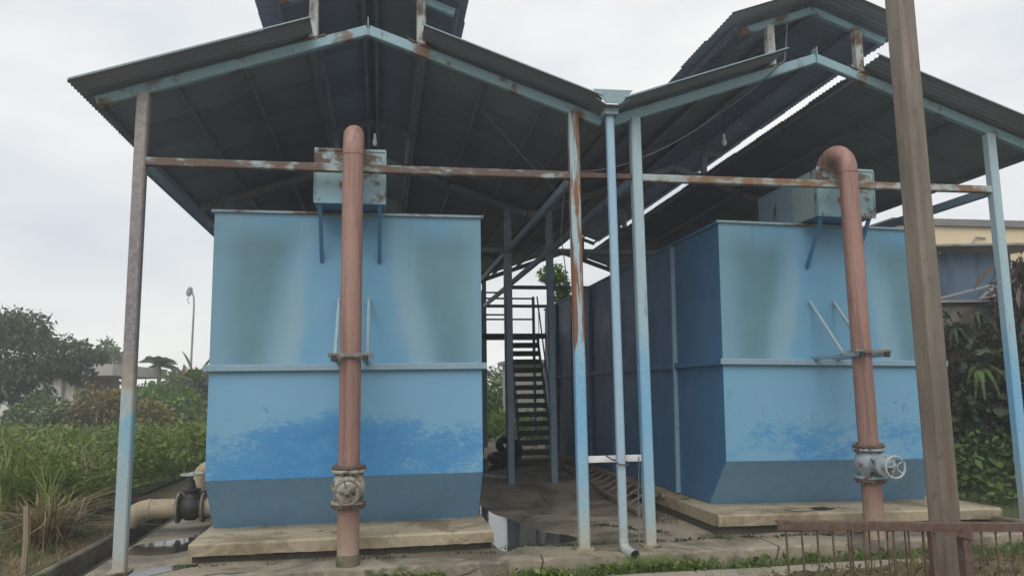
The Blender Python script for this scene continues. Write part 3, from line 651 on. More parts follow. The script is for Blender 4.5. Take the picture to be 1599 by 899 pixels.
# ------------------------------------------------------------------ things inside and behind the sheds
st = empty('steel_staircase', (3.4, 17.1, .14), 'black steel staircase and landing at the far end of the alley', 'staircase')
n = 14
for i in range(n):
    t = (i+1)/n; y = 17.0+1.5*t; z = .14+2.86*t
    MB().box(3.06,3.76,y-.12,y+.12,z-.12,z).build('tread', M['black_steel'], st)
for x in (3.04, 3.78): MB().beam((x,16.95,.16),(x,18.5,3.0),.03,.16).build('stringer', M['black_steel'], st)
MB().box(2.35,4.0,18.5,19.8,2.96,3.02).build('landing', M['black_steel'], st)
MB().beam((2.35,18.5,2.97),(4.0,18.5,2.97),.05,.13).build('landing_edge', M['black_steel'], st)
for x, y in ((2.40,18.55),(2.40,19.75),(3.95,19.75)):
    MB().beam((x,y,.1),(x,y,4.1),.07,.07,(0,1,0)).build('landing_post', M['frame_blue'], st)
for z in (3.5, 4.05):
    MB().beam((2.40,18.55,z),(2.40,19.75,z),.045,.045).build('handrail', M['frame_blue'], st); MB().beam((2.43,19.75,z),(3.92,19.75,z),.045,.045).build('handrail', M['frame_blue'], st)
    MB().beam((2.43,18.55,z),(2.98,18.55,z),.04,.04).build('handrail', M['frame_blue'], st)
MB().beam((3.0,18.55,3.02),(3.0,18.55,4.05),.04,.04,(0,1,0)).build('rail_post', M['frame_blue'], st)
for x in (3.02, 3.80):
    MB().tube([(x,17.0,1.0),(x,18.5,3.95)], .018, 8).build('stair_handrail', M['black_steel'], st, True)
    for t in (.1, .5, .9): MB().tube([(x,17+1.5*t,.2+2.86*t),(x,17+1.5*t,1.0+2.95*t)], .009, 6).build('baluster', M['black_steel'], st, True)

ld = empty('wooden_ladder', (3.5, 12, .1), 'long wooden ladder lying against the plinth of the ribbed tank', 'ladder')
a0, a1, c0, c1 = Vector((3.34,9.9,.04)), Vector((3.42,14.6,.19)), Vector((3.72,10.0,.24)), Vector((3.72,14.7,.24))
MB().beam(a0, a1, .05, .06).build('rail', M['wood_grey'], ld); MB().beam(c0, c1, .05, .06).build('rail', M['wood_grey'], ld)
for i in range(13):
    t = (i+.5)/13; MB().beam(a0.lerp(a1, t), c0.lerp(c1, t), .028, .03).build('rung', M['wood_grey'], ld)
def tyre(loc, axis, label, Rw=.3, name='old_tyre', cat='tyre'):
    b = MB(); b.torus(loc, axis, Rw-.085, .085, 26, 10); return tag(b.build(name, M['rubber'], org=loc, smooth=True), label, cat)
tyre((2.52,16.1,.24), (.1,-.2,1), 'black tyre lying flat on the wet floor beyond the left tank', .34)
tyre((2.78,16.9,.42), (.3,-.6,.8), 'black tyre leaning behind the flat one near the stairs', .32)
# hut behind the stairs
hb = empty('small_hut', (5.2, 26, 0), 'small grey hut seen through the treads of the black stairs', 'hut')
MB().box(4.4,6.4,26,28,-.2,2.55).build('wall', M['grey_wall'], hb); MB().box(4.25,6.55,25.8,28.2,2.55,2.68).build('roof', M['asbestos'], hb)

def bulb(loc, top, label, r=.032):
    t = empty('light_bulb', loc, label, 'bulb'); x, y, z = loc
    MB().lathe([(.004,-.055),(.02,-.05),(r,-.02),(r,.0),(.024,.03),(.014,.05)], loc, (0,0,1), 14).build('glass', M['bulb'], t, True)
    MB().lathe([(.016,.05),(.018,.052),(.018,.10),(.004,.11)], loc, (0,0,1), 12).build('socket', M['white'], t, True)
    MB().tube([(x,y,z+.105),(x+.01,y,(z+top)/2),(x,y,top)], .004, 6).build('flex', M['cable'], t)
bulb((-.10,9.3,4.72), 5.62, 'clear bulb hanging beside the top of the left pink pipe', .03)
bulb((4.32,8.9,4.77), 5.3, 'clear bulb hanging under the right roof near the valley', .034)
def wire(pts, label, r=.006, mat='cable_grey', sag=.0):
    P = [Vector(p) for p in pts]; out_ = []
    for i in range(len(P)-1):
        for k in range(10):
            t = k/10; q = P[i].lerp(P[i+1], t); q.z -= sag*4*t*(1-t); out_.append(q)
    out_.append(P[-1]); return tag(MB().tube(out_, r, 5).build('hanging_wire', M[mat], org=tuple(P[0]), smooth=True), label, 'wire')
wire([(.25,8.0,5.5),(1.05,8.4,4.95),(2.1,9.0,4.1)], 'thin wire sagging from the left ridge down to the rusty post', .007, sag=.03)
wire([(4.75,7.95,6.05),(4.65,7.9,5.45),(3.9,8.2,4.85),(2.95,8.12,4.28),(2.2,8.12,4.08)], 'thin wire drooping from the right ridge past the two middle posts', .008, sag=.04)
wire([(2.0,8.1,3.95),(2.02,8.4,3.4),(2.35,9.2,2.4),(2.6,9.8,1.2)], 'loose wire hanging from the bar behind the rusty post', .006, sag=.02)
wire([(2.72,8.0,.93),(2.70,8.0,.5),(2.66,7.9,.12),(2.6,7.8,.01)], 'loose dark cord dangling from the white cross bar', .006)

# climbing vine over the far corner of the ribbed tank
vn = empty('climbing_vine', (5.4, 22.6, -.1), 'leafy green vine hanging behind the rusty post at the far gable', 'vine')
crown('foliage', [(5.12,22.6,5.15,.40,.3,.3),(5.34,22.6,4.75,.32,.25,.5),(5.45,22.6,4.2,.26,.25,.55)], 2300, .10, M['leaf_vine'], vn, .55, .5)
trunk('stem', [([(5.5,22.6,-.1),(5.42,22.6,3.5),(5.15,22.6,5.3)], .03, .012)], M['bark_dark'], vn)

# ------------------------------------------------------------------ foreground: pole, gate, litter
lp = empty('utility_pole', (3.955, 5.02, -.2), 'tall rusty brown square steel pole in front of the right tank', 'pole')
ca = R(14); ux = Vector((math.cos(ca), math.sin(ca), 0))
MB().beam((3.955,5.02,-.25),(3.955,5.02,9.5),.166,.166,ux.cross(Vector((0,0,1))),.16).build('shaft', M['pole'], lp, True)
for z in (2.6, 5.8): MB().lathe([(.002,-.004),(.012,-.003),(.012,.006),(.002,.008)], (3.955+.07,5.02-.1,z), (.3,-1,0), 6).build('bolt', M['rust'], lp)
gtx = empty('iron_gate', (3.4, 4.5, -.15), 'rusty iron gate with thin bars at the bottom right corner', 'gate')
def rz_(x): return .805-.05*(x-2.42)
MB().beam((2.40,4.5,rz_(2.40)),(5.2,4.5,rz_(5.2)),.012,.052).build('top_rail', M['rust'], gtx)
MB().beam((2.41,4.525,rz_(2.41)+.024),(5.2,4.525,rz_(5.2)+.024),.05,.008).build('rail_flange', M['rust'], gtx)
for i in range(27):
    x = 2.46+i*.104
    if 3.40 < x < 3.76: continue
    dx = random.uniform(-.008,.008); MB().tube([(x,4.515,rz_(x)-.01),(x+dx+.012,4.515,-.16)], .0065, 6).build('bar', M['rust'], gtx)
for i in range(6):
    x = 2.80+i*.125; MB().tube([(x,4.56,rz_(x)-.03),(x+.02,4.58,-.16)], .005, 6).build('bar', M['rust'], gtx)
MB().box(3.655,3.715,4.485,4.545,-.16,rz_(3.7)-.026).build('stile', M['rust'], gtx); MB().box(3.435,3.463,4.49,4.53,-.16,rz_(3.45)-.026).build('stile', M['rust'], gtx)
MB().prism([(3.44,4.484,rz_(3.44)-.027),(3.72,4.484,rz_(3.72)-.027),(3.72,4.484,rz_(3.72)-.075),(3.60,4.484,rz_(3.6)-.05),(3.46,4.484,rz_(3.46)-.042)], (0,-.008,0)).build('gusset_plate', M['rust'], gtx)
b = MB(); b.tube([(3.98,4.85,.30),(4.10,4.83,.295),(4.17,4.82,.28),(4.20,4.81,.24),(4.21,4.80,.10),(4.21,4.80,-.16)], .022, 12); tag(b.build('bent_pipe', M['white'], org=(4.2,4.8,-.16), smooth=True), 'bent white plastic pipe standing behind the rusty gate', 'pipe')
b = MB(); pts = []
for i in range(60):
    t = i/59*2*math.pi*2.2; pts.append((4.95+(.36-.05*t/6)*math.cos(t), 8.62+(.10)*math.sin(t)-.06, .205+.006*i/59))
b.tube(pts, .010, 6); tag(b.build('rubber_hose', M['rubber'], org=(4.95,8.6,.2), smooth=True), 'black hose coiled on the plinth left of the right pink pipe', 'hose')
b = MB(); b.box(5.02,5.18,8.50,8.58,.19,.235); tag(b.build('rubber_pad', M['rubber'], org=(5.1,8.54,.2)), 'small black rubber lump lying on the hose on the plinth', 'debris')

def tuft_patch(name, boxes, h, wd, lean, mat, n, z=0, label=None, cat=None):
    V = []; T = []
    tot = sum((x1-x0)*(y1-y0) for x0, x1, y0, y1 in boxes)
    for x0, x1, y0, y1 in boxes:
        k = max(3, int(n*(x1-x0)*(y1-y0)/tot/14)); C = np.stack([rng.uniform(x0, x1, k), rng.uniform(y0, y1, k), np.full(k, z)], 1)
        P = np.repeat(C, 14, 0) + rng.normal(size=(k*14, 3))*np.array([.035,.035,0]); sz = np.repeat(rng.uniform(.3, 1.2, k), 14)
        v, t = blades(P, h*sz, wd, lean, np.clip(np.repeat(rng.beta(2,2,k),14)+.1*rng.normal(size=k*14), 0, 1)); V.append(v); T.append(t)
    return tag(leaf_mesh(name, np.concatenate(V), np.concatenate(T), mat), label, cat, kind='stuff')
tuft_patch('weeds', [(-.2,.55,7.42,7.64),(1.3,2.9,7.38,7.64),(2.9,5.6,7.40,7.62),(5.6,7.3,7.3,7.66)], .075, .018, .7, M['leaf_mid'], 5200, -.14, 'low green weeds along the broken edge of the yard', 'weeds')
tuft_patch('weeds', [(2.3,2.8,7.30,7.55),(2.6,2.75,7.7,7.95),(3.55,3.8,8.1,8.35),(-1.98,-1.85,8.0,8.3),(2.0,2.25,7.95,8.1)], .06, .014, .8, M['leaf_bright'], 900, -.02, 'bright small weeds round the downspout and plinth corners', 'weeds')
tuft_patch('weeds', [(1.75,2.05,9.9,10.2),(3.3,3.7,9.2,9.7),(2.55,2.85,9.3,9.36),(2.2,2.5,11.0,11.2)], .05, .014, .8, M['leaf_dark'], 500, .0, 'dark weeds in the cracks of the alley floor', 'weeds')
def litter(name, boxes, n, size, z, label):
    P = []
    for x0, x1, y0, y1 in boxes: P.append(np.stack([rng.uniform(x0,x1,n), rng.uniform(y0,y1,n), z+np.abs(rng.normal(size=n))*.04], 1))
    P = np.concatenate(P); return tag(leaf_mesh(name, leaves(P, size, .5, .1), rng.random(len(P)), M['litter']), label, 'litter', kind='stuff')
litter('leaf_litter', [(5.0,8,6.2,7.3)], 2500, .05, -.16, 'brown leaf litter and soil behind the rusty gate')
tuft_patch('weeds', [(3.0,7.6,4.7,7.3)], .11, .016, .8, M['leaf_mid'], 2600, -.17, 'thin green weeds growing in the litter behind the gate', 'weeds')
# soil clods behind the gate
def clods():
    B = MB()
    for i in range(70):
        x, y = random.uniform(3.3, 6.4), random.uniform(5.2, 6.85); r = random.uniform(.02, .07)
        b = MB(); b.lathe([(r*.5,-r*.3),(r,0),(r*.85,r*.4),(r*.3,r*.62)], (x,y,-.075), (random.uniform(-.2,.2),random.uniform(-.2,.2),1), 7)
        B.add([(v[0]+random.uniform(-.2,.2)*r, v[1]+random.uniform(-.2,.2)*r, v[2]+random.uniform(-.2,.2)*r) for v in b.v], b.f)
    tag(B.build('soil_clods', M['soil']), 'loose clods of brown soil on the mound behind the gate', 'soil', kind='stuff')
clods()
b = MB(); nx, ny = 46, 30; vs = []
for j in range(ny):
    for i in range(nx):
        x = 2.55+i*.13; y = 4.1+j*.1; e = min(1, max(0, (7.06-.08*math.sin(x*2.3)-.35*max(0, 3.7-x)-y)/.25))*min(1, max(0, (x-2.6)/.5))
        vs.append((x, y, -.19+e*(.125+.03*math.sin(x*5+y*3)*math.cos(y*7-x)+random.uniform(0,.035))))
b.add(vs, [(j*nx+i, j*nx+i+1, (j+1)*nx+i+1, (j+1)*nx+i) for j in range(ny-1) for i in range(nx-1)]); tag(b.build('soil_mound', M['soil'], smooth=True), kind='structure')
litter('leaf_litter', [(3.3,7.4,4.4,6.75)], 5200, .045, -.07, 'dry leaves spread over the soil mound behind the gate')
tuft_patch('weeds', [(3.2,4.2,5.6,6.8),(4.2,6.4,5.8,7.0)], .10, .016, .9, M['leaf_yellow'], 3600, -.08, 'dry yellowish weeds on the soil mound behind the gate', 'weeds')

# ------------------------------------------------------------------ west: field, trees, houses
def field(name, x0, x1, y0, y1, n, h, size, label, mat='leaf_field', zb=.02):
    k = n//9; C = np.stack([rng.uniform(x0,x1,k), rng.uniform(y0,y1,k), np.zeros(k)], 1)
    hh = np.repeat(h*rng.uniform(.5, 1.25, k)*(1+.3*np.sin(C[:,0]*2.1)*np.sin(C[:,1]*1.7)), 9)
    P = np.repeat(C, 9, 0) + rng.normal(size=(k*9, 3))*np.array([.13,.13,0]); fz = rng.uniform(.25, 1, k*9)**.6; P[:,2] = zb + fz*hh
    t = np.clip(np.repeat(rng.beta(2,2.4,k),9)*.6 + .1*rng.normal(size=k*9) + .35*fz, 0, 1)
    return tag(leaf_mesh(name, leaves(P, size, .42, .15, np.tile(np.array([0,0,.5]), (k*9,1))), t, M[mat]), label, 'crop', kind='stuff')
field('crop_plants', -9, -3.75, 10.6, 14, 60000, .72, .068, 'dense leafy green crop along the near edge of the field')
field('crop_plants', -16, -3.6, 14, 21, 46000, .66, .12, 'leafy green crop in the middle of the field')
field('crop_plants', -30, -3.4, 21, 34, 46000, .6, .18, 'paler green crop at the far end of the field')
b = MB(); b.add([(-40,10.9,.06),(-3.9,10.9,.06),(-3.5,34,.06),(-40,34,.06)], [(0,1,2,3)]); tag(b.build('crop_soil', M['field_soil']), kind='structure')
tuft_patch('dry_grass', [(-7,-3.15,7.3,10.6)], .07, .018, 1.1, M['straw'], 16000, .02, 'short dry yellow grass beside the kerb', 'grass')
tuft_patch('weeds', [(-6,-3.3,7.8,10.6),(-4.6,-3.2,10,11.6)], .13, .018, .7, M['leaf_mid'], 2600, .02, 'low green weeds among the dry grass by the kerb', 'weeds')
V = []; T = []
for k in range(110):
    y = 11+22*random.random()**1.6; x = -3.7-random.random()*(4+y*.35); n = 12; P = np.array([[x,y,.25]])+rng.normal(size=(n,3))*np.array([.07,.07,.03]); v, t = blades(P, np.full(n, random.uniform(.3,.55)), .022, .7, rng.random(n)*.6+.4, .7); V.append(v); T.append(t)
tag(leaf_mesh('tall_grass', np.concatenate(V), np.concatenate(T), M['leaf_field']), 'arching pale grass blades standing among the field crop', 'grass', kind='stuff')
V = []; T = []
for k in range(90):
    y = random.uniform(10.7,13); x = random.uniform(-7,-3.7); P = np.array([[x,y,.1]])+rng.normal(size=(8,3))*np.array([.03,.03,.02]); v, t = blades(P, np.full(8, random.uniform(.5,.9)), .012, .35, rng.random(8), .4); V.append(v); T.append(t)
tag(leaf_mesh('dead_stems', np.concatenate(V), np.concatenate(T), M['straw']), 'thin dead straw stems along the near edge of the crop', 'stems', kind='stuff')
# clump of tall grass: green blades over a dead brown skirt
gc = empty('grass_clump', (-3.62, 9.45, .02), 'tall grass clump with drooping dead brown blades beside the kerb', 'grass clump')
def clump(name, n, h, wd, lean, mat, sp):
    P = np.array([[-3.62,9.45,.02]]) + rng.normal(size=(n,3))*np.array([sp,sp,0]); v, t = blades(P, np.full(n, h), wd, lean, rng.random(n), .7)
    o = leaf_mesh(name, v, t, mat, gc); o['kind'] = 'stuff'
clump('green_blades', 16, .8, .02, .5, M['leaf_field'], .05); clump('dead_blades', 420, .48, .018, 1.05, M['straw'], .09); clump('brown_blades', 150, .35, .022, 1.3, M['litter'], .10)
for i in range(7):
    x, y = random.uniform(-6.2,-3.7), random.uniform(10.2,11.2)
    t = empty('reed_tuft', (x,y,.02), ['arching pale grass tuft in front of the crop, %s' % q for q in ('nearest the clump','at the far left','left of the stake','behind the stake','beside the tan pipe','in the dry patch','close to the kerb')][i], 'grass tuft', 'grass tufts before the crop')
    P = np.array([[x,y,.02]])+rng.normal(size=(60,3))*np.array([.05,.05,0]); v, tt = blades(P, np.full(60,.75), .022, .7, rng.random(60)*.7+.3, .7); leaf_mesh('blades', v, tt, M['leaf_field'], t)['kind'] = 'stuff'
b = MB(); b.tube([(-3.29,8.12,-.1),(-3.30,8.16,.3),(-3.335,8.2,.63)], [.03,.028,.025], 7); tag(b.build('wooden_stake', M['wood_grey'], org=(-3.29,8.12,.0)), 'short grey wooden stake leaning in the dry grass', 'stake')

big = tree('spreading_tree', (-13.2,31,0), [(-14.0,31.5,3.55,1.6,1.4,1.3),(-12.6,30.8,1.9,.7,.7,.5),(-13.6,30.4,2.3,1.2,.9,.7),(-13.1,31,4.1,1.0,1.0,.72),(-12.1,31,3.2,.95,1.0,.75),(-12.9,30.6,2.6,1.0,.9,.55),(-15.3,31,2.8,1.5,1.4,1.4),(-14.4,30.5,1.9,.7,.8,.6)], 21000, .18, M['leaf_mango'], 'large dark broad-crowned tree at the left edge of the field', bk='bark_pale', r=.10, droop=.7, aspect=.36)
tree('flat_topped_tree', (-11.3,32,0), [(-11.6,32,3.6,.45,.4,.18),(-11.0,32,3.2,.5,.5,.3),(-11.3,32,2.5,.45,.5,.35),(-11.9,32,2.8,.5,.5,.4)], 2100, .16, M['leaf_mango'], 'smaller flat-topped tree right of the large dark tree', bk='bark_pale', r=.05, droop=.6)
tree('leafy_sapling', (-11.7,28.5,0), [(-11.3,28.5,1.2,.7,.5,.6),(-10.7,28.5,.95,.5,.4,.45),(-12.1,28.5,.9,.4,.4,.5)], 1500, .17, M['leaf_mid'], 'thin leafy sapling before the white house wall', bk='bark_pale', r=.035)
tree('yellowing_bush', (-9.4,28.6,0), [(-9.6,28.6,1.1,.85,.7,.75),(-8.9,28.6,1.2,.6,.6,.65),(-10.2,28.4,.8,.5,.5,.5),(-9.4,28.3,.5,.9,.6,.4)], 3300, .16, M['leaf_yellow'], 'yellow-brown bush left of the brown corner post', 'bush', r=.05)
tree('yellowing_bush', (-7.75,28.4,0), [(-7.9,28.4,1.0,.55,.5,.55),(-7.4,28.4,.75,.5,.45,.45),(-8.1,28.4,.45,.5,.5,.4)], 1900, .15, M['leaf_yellow'], 'golden bush just right of the brown corner post', 'bush', r=.04)
tree('green_shrub', (-8.0,30.6,0), [(-8.2,30.5,1.15,.8,.6,.65),(-7.2,30.3,1.1,.75,.6,.75),(-9.0,31,1.3,.8,.7,.7)], 3000, .2, M['leaf_bright'], 'bright green shrub behind the golden bush', 'shrub', r=.05)
tree('dark_tree', (-7.8,37,0), [(-8.3,37,1.9,.6,.6,.7),(-7.2,37,1.8,.9,.8,.9),(-7.6,37,1.1,1.0,.8,.7)], 2800, .22, M['leaf_dark'], 'dark green tree beside the far lamp post', r=.06)
tree('hedge_tree', (-11.6,41,0), [(-12.6,41,1.6,1.0,1,.9),(-10.9,41,1.5,1.2,1,.8),(-11.6,41,1.0,1.6,1,.8)], 3000, .26, M['leaf_mid'], 'mid green tree right of the flat-roofed house', r=.06)
tree('pale_tree', (-9.8,44,0), [(-10.2,44,2.5,.8,.7,.45),(-10.8,44,2.1,.9,.8,.7),(-9.5,44,2.2,1.0,.9,.8)], 2600, .28, M['leaf_yellow'], 'pale yellow-green tree in front of the coconut palm', r=.06)
tree('shade_tree', (-16.6,50,0), [(-17.6,50,3.9,1.0,1,.5),(-16.4,50,4.5,.5,.5,.55),(-16.0,50,3.7,.7,.8,.6)], 1500, .3, M['leaf_mid'], 'feathery tree crown showing above the flat roof', r=.07)
def palm(name, base, h, n, L_, mat, label, wid=.16, up_=.5):
    t = empty(name, base, label, 'palm'); B = Vector(base); top = B+Vector((.15,0,h))
    trunk('trunk', [([B, B.lerp(top,.5)+Vector((.1,0,0)), top], .13, .09)], M['bark_dark'], t)
    for i in range(n):
        a = 2*math.pi*i/n+random.uniform(-.2,.2); e = random.uniform(.15, 1.35); d = np.array([math.cos(a),math.sin(a),0]); pts = []
        for k in range(9):
            u = k/8; pts.append(np.array(top)+d*L_*u*math.cos(e*.8)+np.array([0,0,L_*(math.sin(e)*u*.95-.62*u*u)]))
        P = []; 
        for k in range(8):
            for m_ in range(4):
                q = pts[k]+(pts[k+1]-pts[k])*m_/4; tang = pts[k+1]-pts[k]; tang = tang/np.linalg.norm(tang)
                sd_ = np.cross(tang, [0,0,1]); sd_ /= np.linalg.norm(sd_)+1e-6; ll = L_*.30*math.sin(math.pi*min(.97,(k+m_/4)/8*.8+.18))
                for sg in (-1,1):
                    tip = q+sd_*sg*ll*.8+tang*ll*.5-np.array([0,0,ll*.45]); w_ = tang*.09*L_
                    P.append([q-w_*.5, q+w_*.5, tip+w_*.1, tip-w_*.1])
        leaf_mesh('frond', np.array(P), np.clip(rng.random(len(P))*.7+.1,0,1), mat, t)
    return t
palm('coconut_palm', (-12.2,45,0), 3.35, 17, 1.4, M['leaf_palm'], 'dark coconut palm rising above the far hedge')
def big_leaf(base, d, L_, W_, bend, n=7):
    """broad blade from base along d; returns quads both sides of the midrib"""
    d = np.array(d, float); h = np.array([d[0],d[1],0]); h /= np.linalg.norm(h)+1e-6; s = np.array([-h[1],h[0],0]); Q = []; C = []
    d = d/np.linalg.norm(d)
    for k in range(n+1):
        u = k/n; C.append((np.array(base)+d*L_*u-np.array([0,0,bend*L_*u*u]), W_*.5*math.sin(math.pi*min(1,u*.93+.05))**.7))
    for k in range(n):
        (p,a),(q,b_) = C[k],C[k+1]; lift = np.array([0,0,.18])
        for sg in (-1,1): Q.append([p, q, q+sg*s*b_+lift*b_, p+sg*s*a+lift*a])
    return np.array(Q)
bn = empty('banana_plant', (-7.05,31,0), 'banana plant with broad leaves against the left tank edge', 'banana plant')
trunk('stem', [([(-7.05,31,0),(-7.0,31,1.0),(-6.98,31,2.15)], .06, .04)], M['bark_dark'], bn)
for d, l in (((-1,.1,.45),1.1),((-.35,0,1.1),1.2),((.5,0,1),1.3),((.9,.2,.5),1.2),((-.8,-.3,.1),1.0),((.1,-.8,.6),1.0)):
    q = big_leaf((-6.98,31,2.15), d, l*1.5, .5, .3); leaf_mesh('leaf', q, np.full(len(q), random.uniform(.4,.9)), M['leaf_mid'], bn)
# house with flat roof, its garden wall, low wall with tyres
hs = empty('flat_roofed_house', (-16,38,0), 'white flat-roofed house half hidden by the large tree', 'house')
MB().box(-22,-14.35,38,46,-.2,2.5).build('wall', M['white_wall'], hs); rf = MB().box(-15.2,-12.0,37.4,46.5,2.6,3.12).build('roof_slab', M['grey_wall'], hs); MB().box(-14.3,-13.9,38.3,38.6,-.2,2.59).build('corner_column', M['white_wall'], hs)
MB().box(-22,-15.21,37.6,46.4,2.51,2.72).build('eaves_slab', M['grey_wall'], hs)
wn_ = MB().box(-15.4,-14.75,37.96,38.02,1.2,2.0).build('window', M['window'], hs); MB().box(-15.46,-14.69,37.93,37.975,1.12,1.19).build('sill', M['grey_wall'], wn_)
MB().box(-13.85,-12.6,40,40.2,-.2,2.59).build('rear_wall', M['brown_wall'], hs)
tag(MB().box(-24,-11.4,34.4,34.55,-.1,.98).build('garden_wall', M['white_wall'], org=(-18,34.4,0)), 'pale garden wall behind the trunk of the large tree', 'wall')
tag(MB().beam((-12.6,30.2,.32),(-9.6,30.0,.34),.25,.22).build('concrete_beam', M['grey_wall'], org=(-11,30,0)), 'grey concrete beam lying at the far edge of the crop', 'beam')
lw = empty('low_wall', (-8.4,35.5,0), 'low brown wall with pale coping at the far side of the field', 'wall')
MB().box(-9.6,-6.4,35.5,35.7,-.1,.62).build('wall_face', M['brown_wall'], lw); MB().box(-9.65,-6.35,35.44,35.76,.622,.74).build('coping', M['grey_wall'], lw)
for x, q in ((-8.85,'left'),(-7.7,'right')):
    t = empty('painted_tyre', (x,35.9,.7), 'grey half-buried tyre standing behind the low brown wall, %s one' % q, 'tyre', 'tyres behind the low wall'); MB().torus((x,35.9,.68), (0,1,0), .30, .075, 24, 8).build('tread', M['asbestos'], t, True)
tag(MB().box(-30,-3.4,35.0,38,-.03,.03).build('far_track', M['strip']), kind='structure')
# street lamp
sl = empty('street_lamp', (-9.25,40,0), 'thin grey street lamp beyond the field with drooping head', 'street lamp')
MB().tube([(-9.25,40,0),(-9.25,40,3),(-9.22,40,6.0),(-9.24,40,6.45),(-9.33,40,6.75),(-9.42,40,6.88)], [.07,.055,.045,.04,.035,.03], 8).build('mast', M['asbestos'], sl, True)
MB().lathe([(.02,-.25),(.11,-.2),(.15,0),(.11,.18),(.02,.24)], (-9.46,40,6.78), (.25,0,1), 12).build('lamp_head', M['asbestos'], sl, True)
MB().tube([(-9.50,40,6.5),(-9.53,40,6.3),(-9.46,40,6.18),(-9.40,40,6.2)], .02, 6).build('bracket', M['asbestos'], sl, True)
# beyond the alley
tree('far_bush', (4.2,30,0), [(3.6,30,1.0,1.0,.8,.9),(4.8,30,1.4,1.1,.8,1.0),(6.0,30,1.2,1.0,.8,1.0)], 2600, .2, M['leaf_mid'], 'green bush seen down the alley beside the stairs', 'bush', r=.05)
tree('far_tree', (4.6,34,0), [(3.9,34,2.2,.8,.6,.5),(4.9,34,1.9,.9,.7,.7)], 1300, .18, M['leaf_mango'], 'thin-leaved tree behind the bush at the end of the alley', r=.04)
field('tall_grass', 1.5, 9, 22.5, 30, 9000, .8, .2, 'bright tall grass beyond the far end of the yard', 'leaf_bright', -.1)

# ------------------------------------------------------------------ east: building, lean-to, old wall, plants
cb = empty('cream_building', (17,17,0), 'cream building with stained parapet behind the right shed', 'building')
MB().box(13.0,26,17.4,28,-.2,5.72).build('wall', M['cream'], cb); MB().box(12.9,26.1,17.3,28.1,5.721,5.90).build('parapet', M['parapet'], cb)
b = MB(); b.tube([(15.6,17.36,5.42),(15.3,17.35,5.44),(15.22,17.35,5.30),(15.26,17.35,4.6),(15.24,17.35,3.8)], .022, 6); b.build('wall_conduit', M['asbestos'], cb, True)
b = MB(); b.tube([(15.8,17.3,5.3),(17,17.2,5.16),(19,17,4.95)], .018, 5); b.build('service_cable', M['cable'], cb, True)
lt = empty('lean_to', (12.4,14.5,0), 'blue sheet lean-to with thin roof edge below the cream wall', 'lean-to')
MB().box(10.6,13.6,14.5,14.54,3.05,4.48).build('blue_wall', M['blue_sheet'], lt)
MB().prism([(10.4,14.2,4.50),(14.6,14.0,4.60),(14.6,17.2,4.72),(10.4,17.2,4.62)], (0,0,.045)).build('roof_edge', M['asbestos'], lt)
MB().beam((11.0,14.25,3.30),(13.4,14.15,3.86),.06,.05).build('timber', M['asbestos'], lt)
MB().box(10.5,14.4,14.9,17.1,-.1,3.04).build('shaded_interior', M['rubber'], lt)  # black block stands in for the shade inside the lean-to
ow = empty('block_wall', (11,12.6,0), 'old mossy block wall with a row of vent blocks behind the plants', 'wall')
MB().box(9.4,16,12.6,12.8,-.1,3.12).build('wall_face', M['wall_old'], ow); MB().prism([(9.4,12.5,3.122),(12.4,12.5,3.18),(12.4,12.9,3.18),(9.4,12.9,3.122)], (0,0,.05)).build('coping', M['asbestos'], ow)
for i in range(4):
    for j in range(2):
        x = 10.12+i*.16; z = 2.42+j*.15
        v = MB().box(x,x+.145,12.585,12.598,z,z+.135).build('vent_block', M['rust'], ow)
        bb = MB(); bb.beam((x+.01,12.575,z+.01),(x+.135,12.575,z+.125),.015,.02); bb.build('cross_rib', M['wall_old'], v); bb = MB(); bb.beam((x+.01,12.575,z+.125),(x+.135,12.575,z+.01),.012,.02); bb.build('cross_rib', M['wall_old'], v)
# coarse blocks of the old wall where they show
for i in range(4):
    for j in range(12):
        x = 9.62+i*.31+(.15 if j % 2 else 0); z = .35+j*.17
        MB().box(x,x+.295,12.582+random.uniform(0,.01),12.599,z,z+.155).build('block', M['wall_old'], ow)
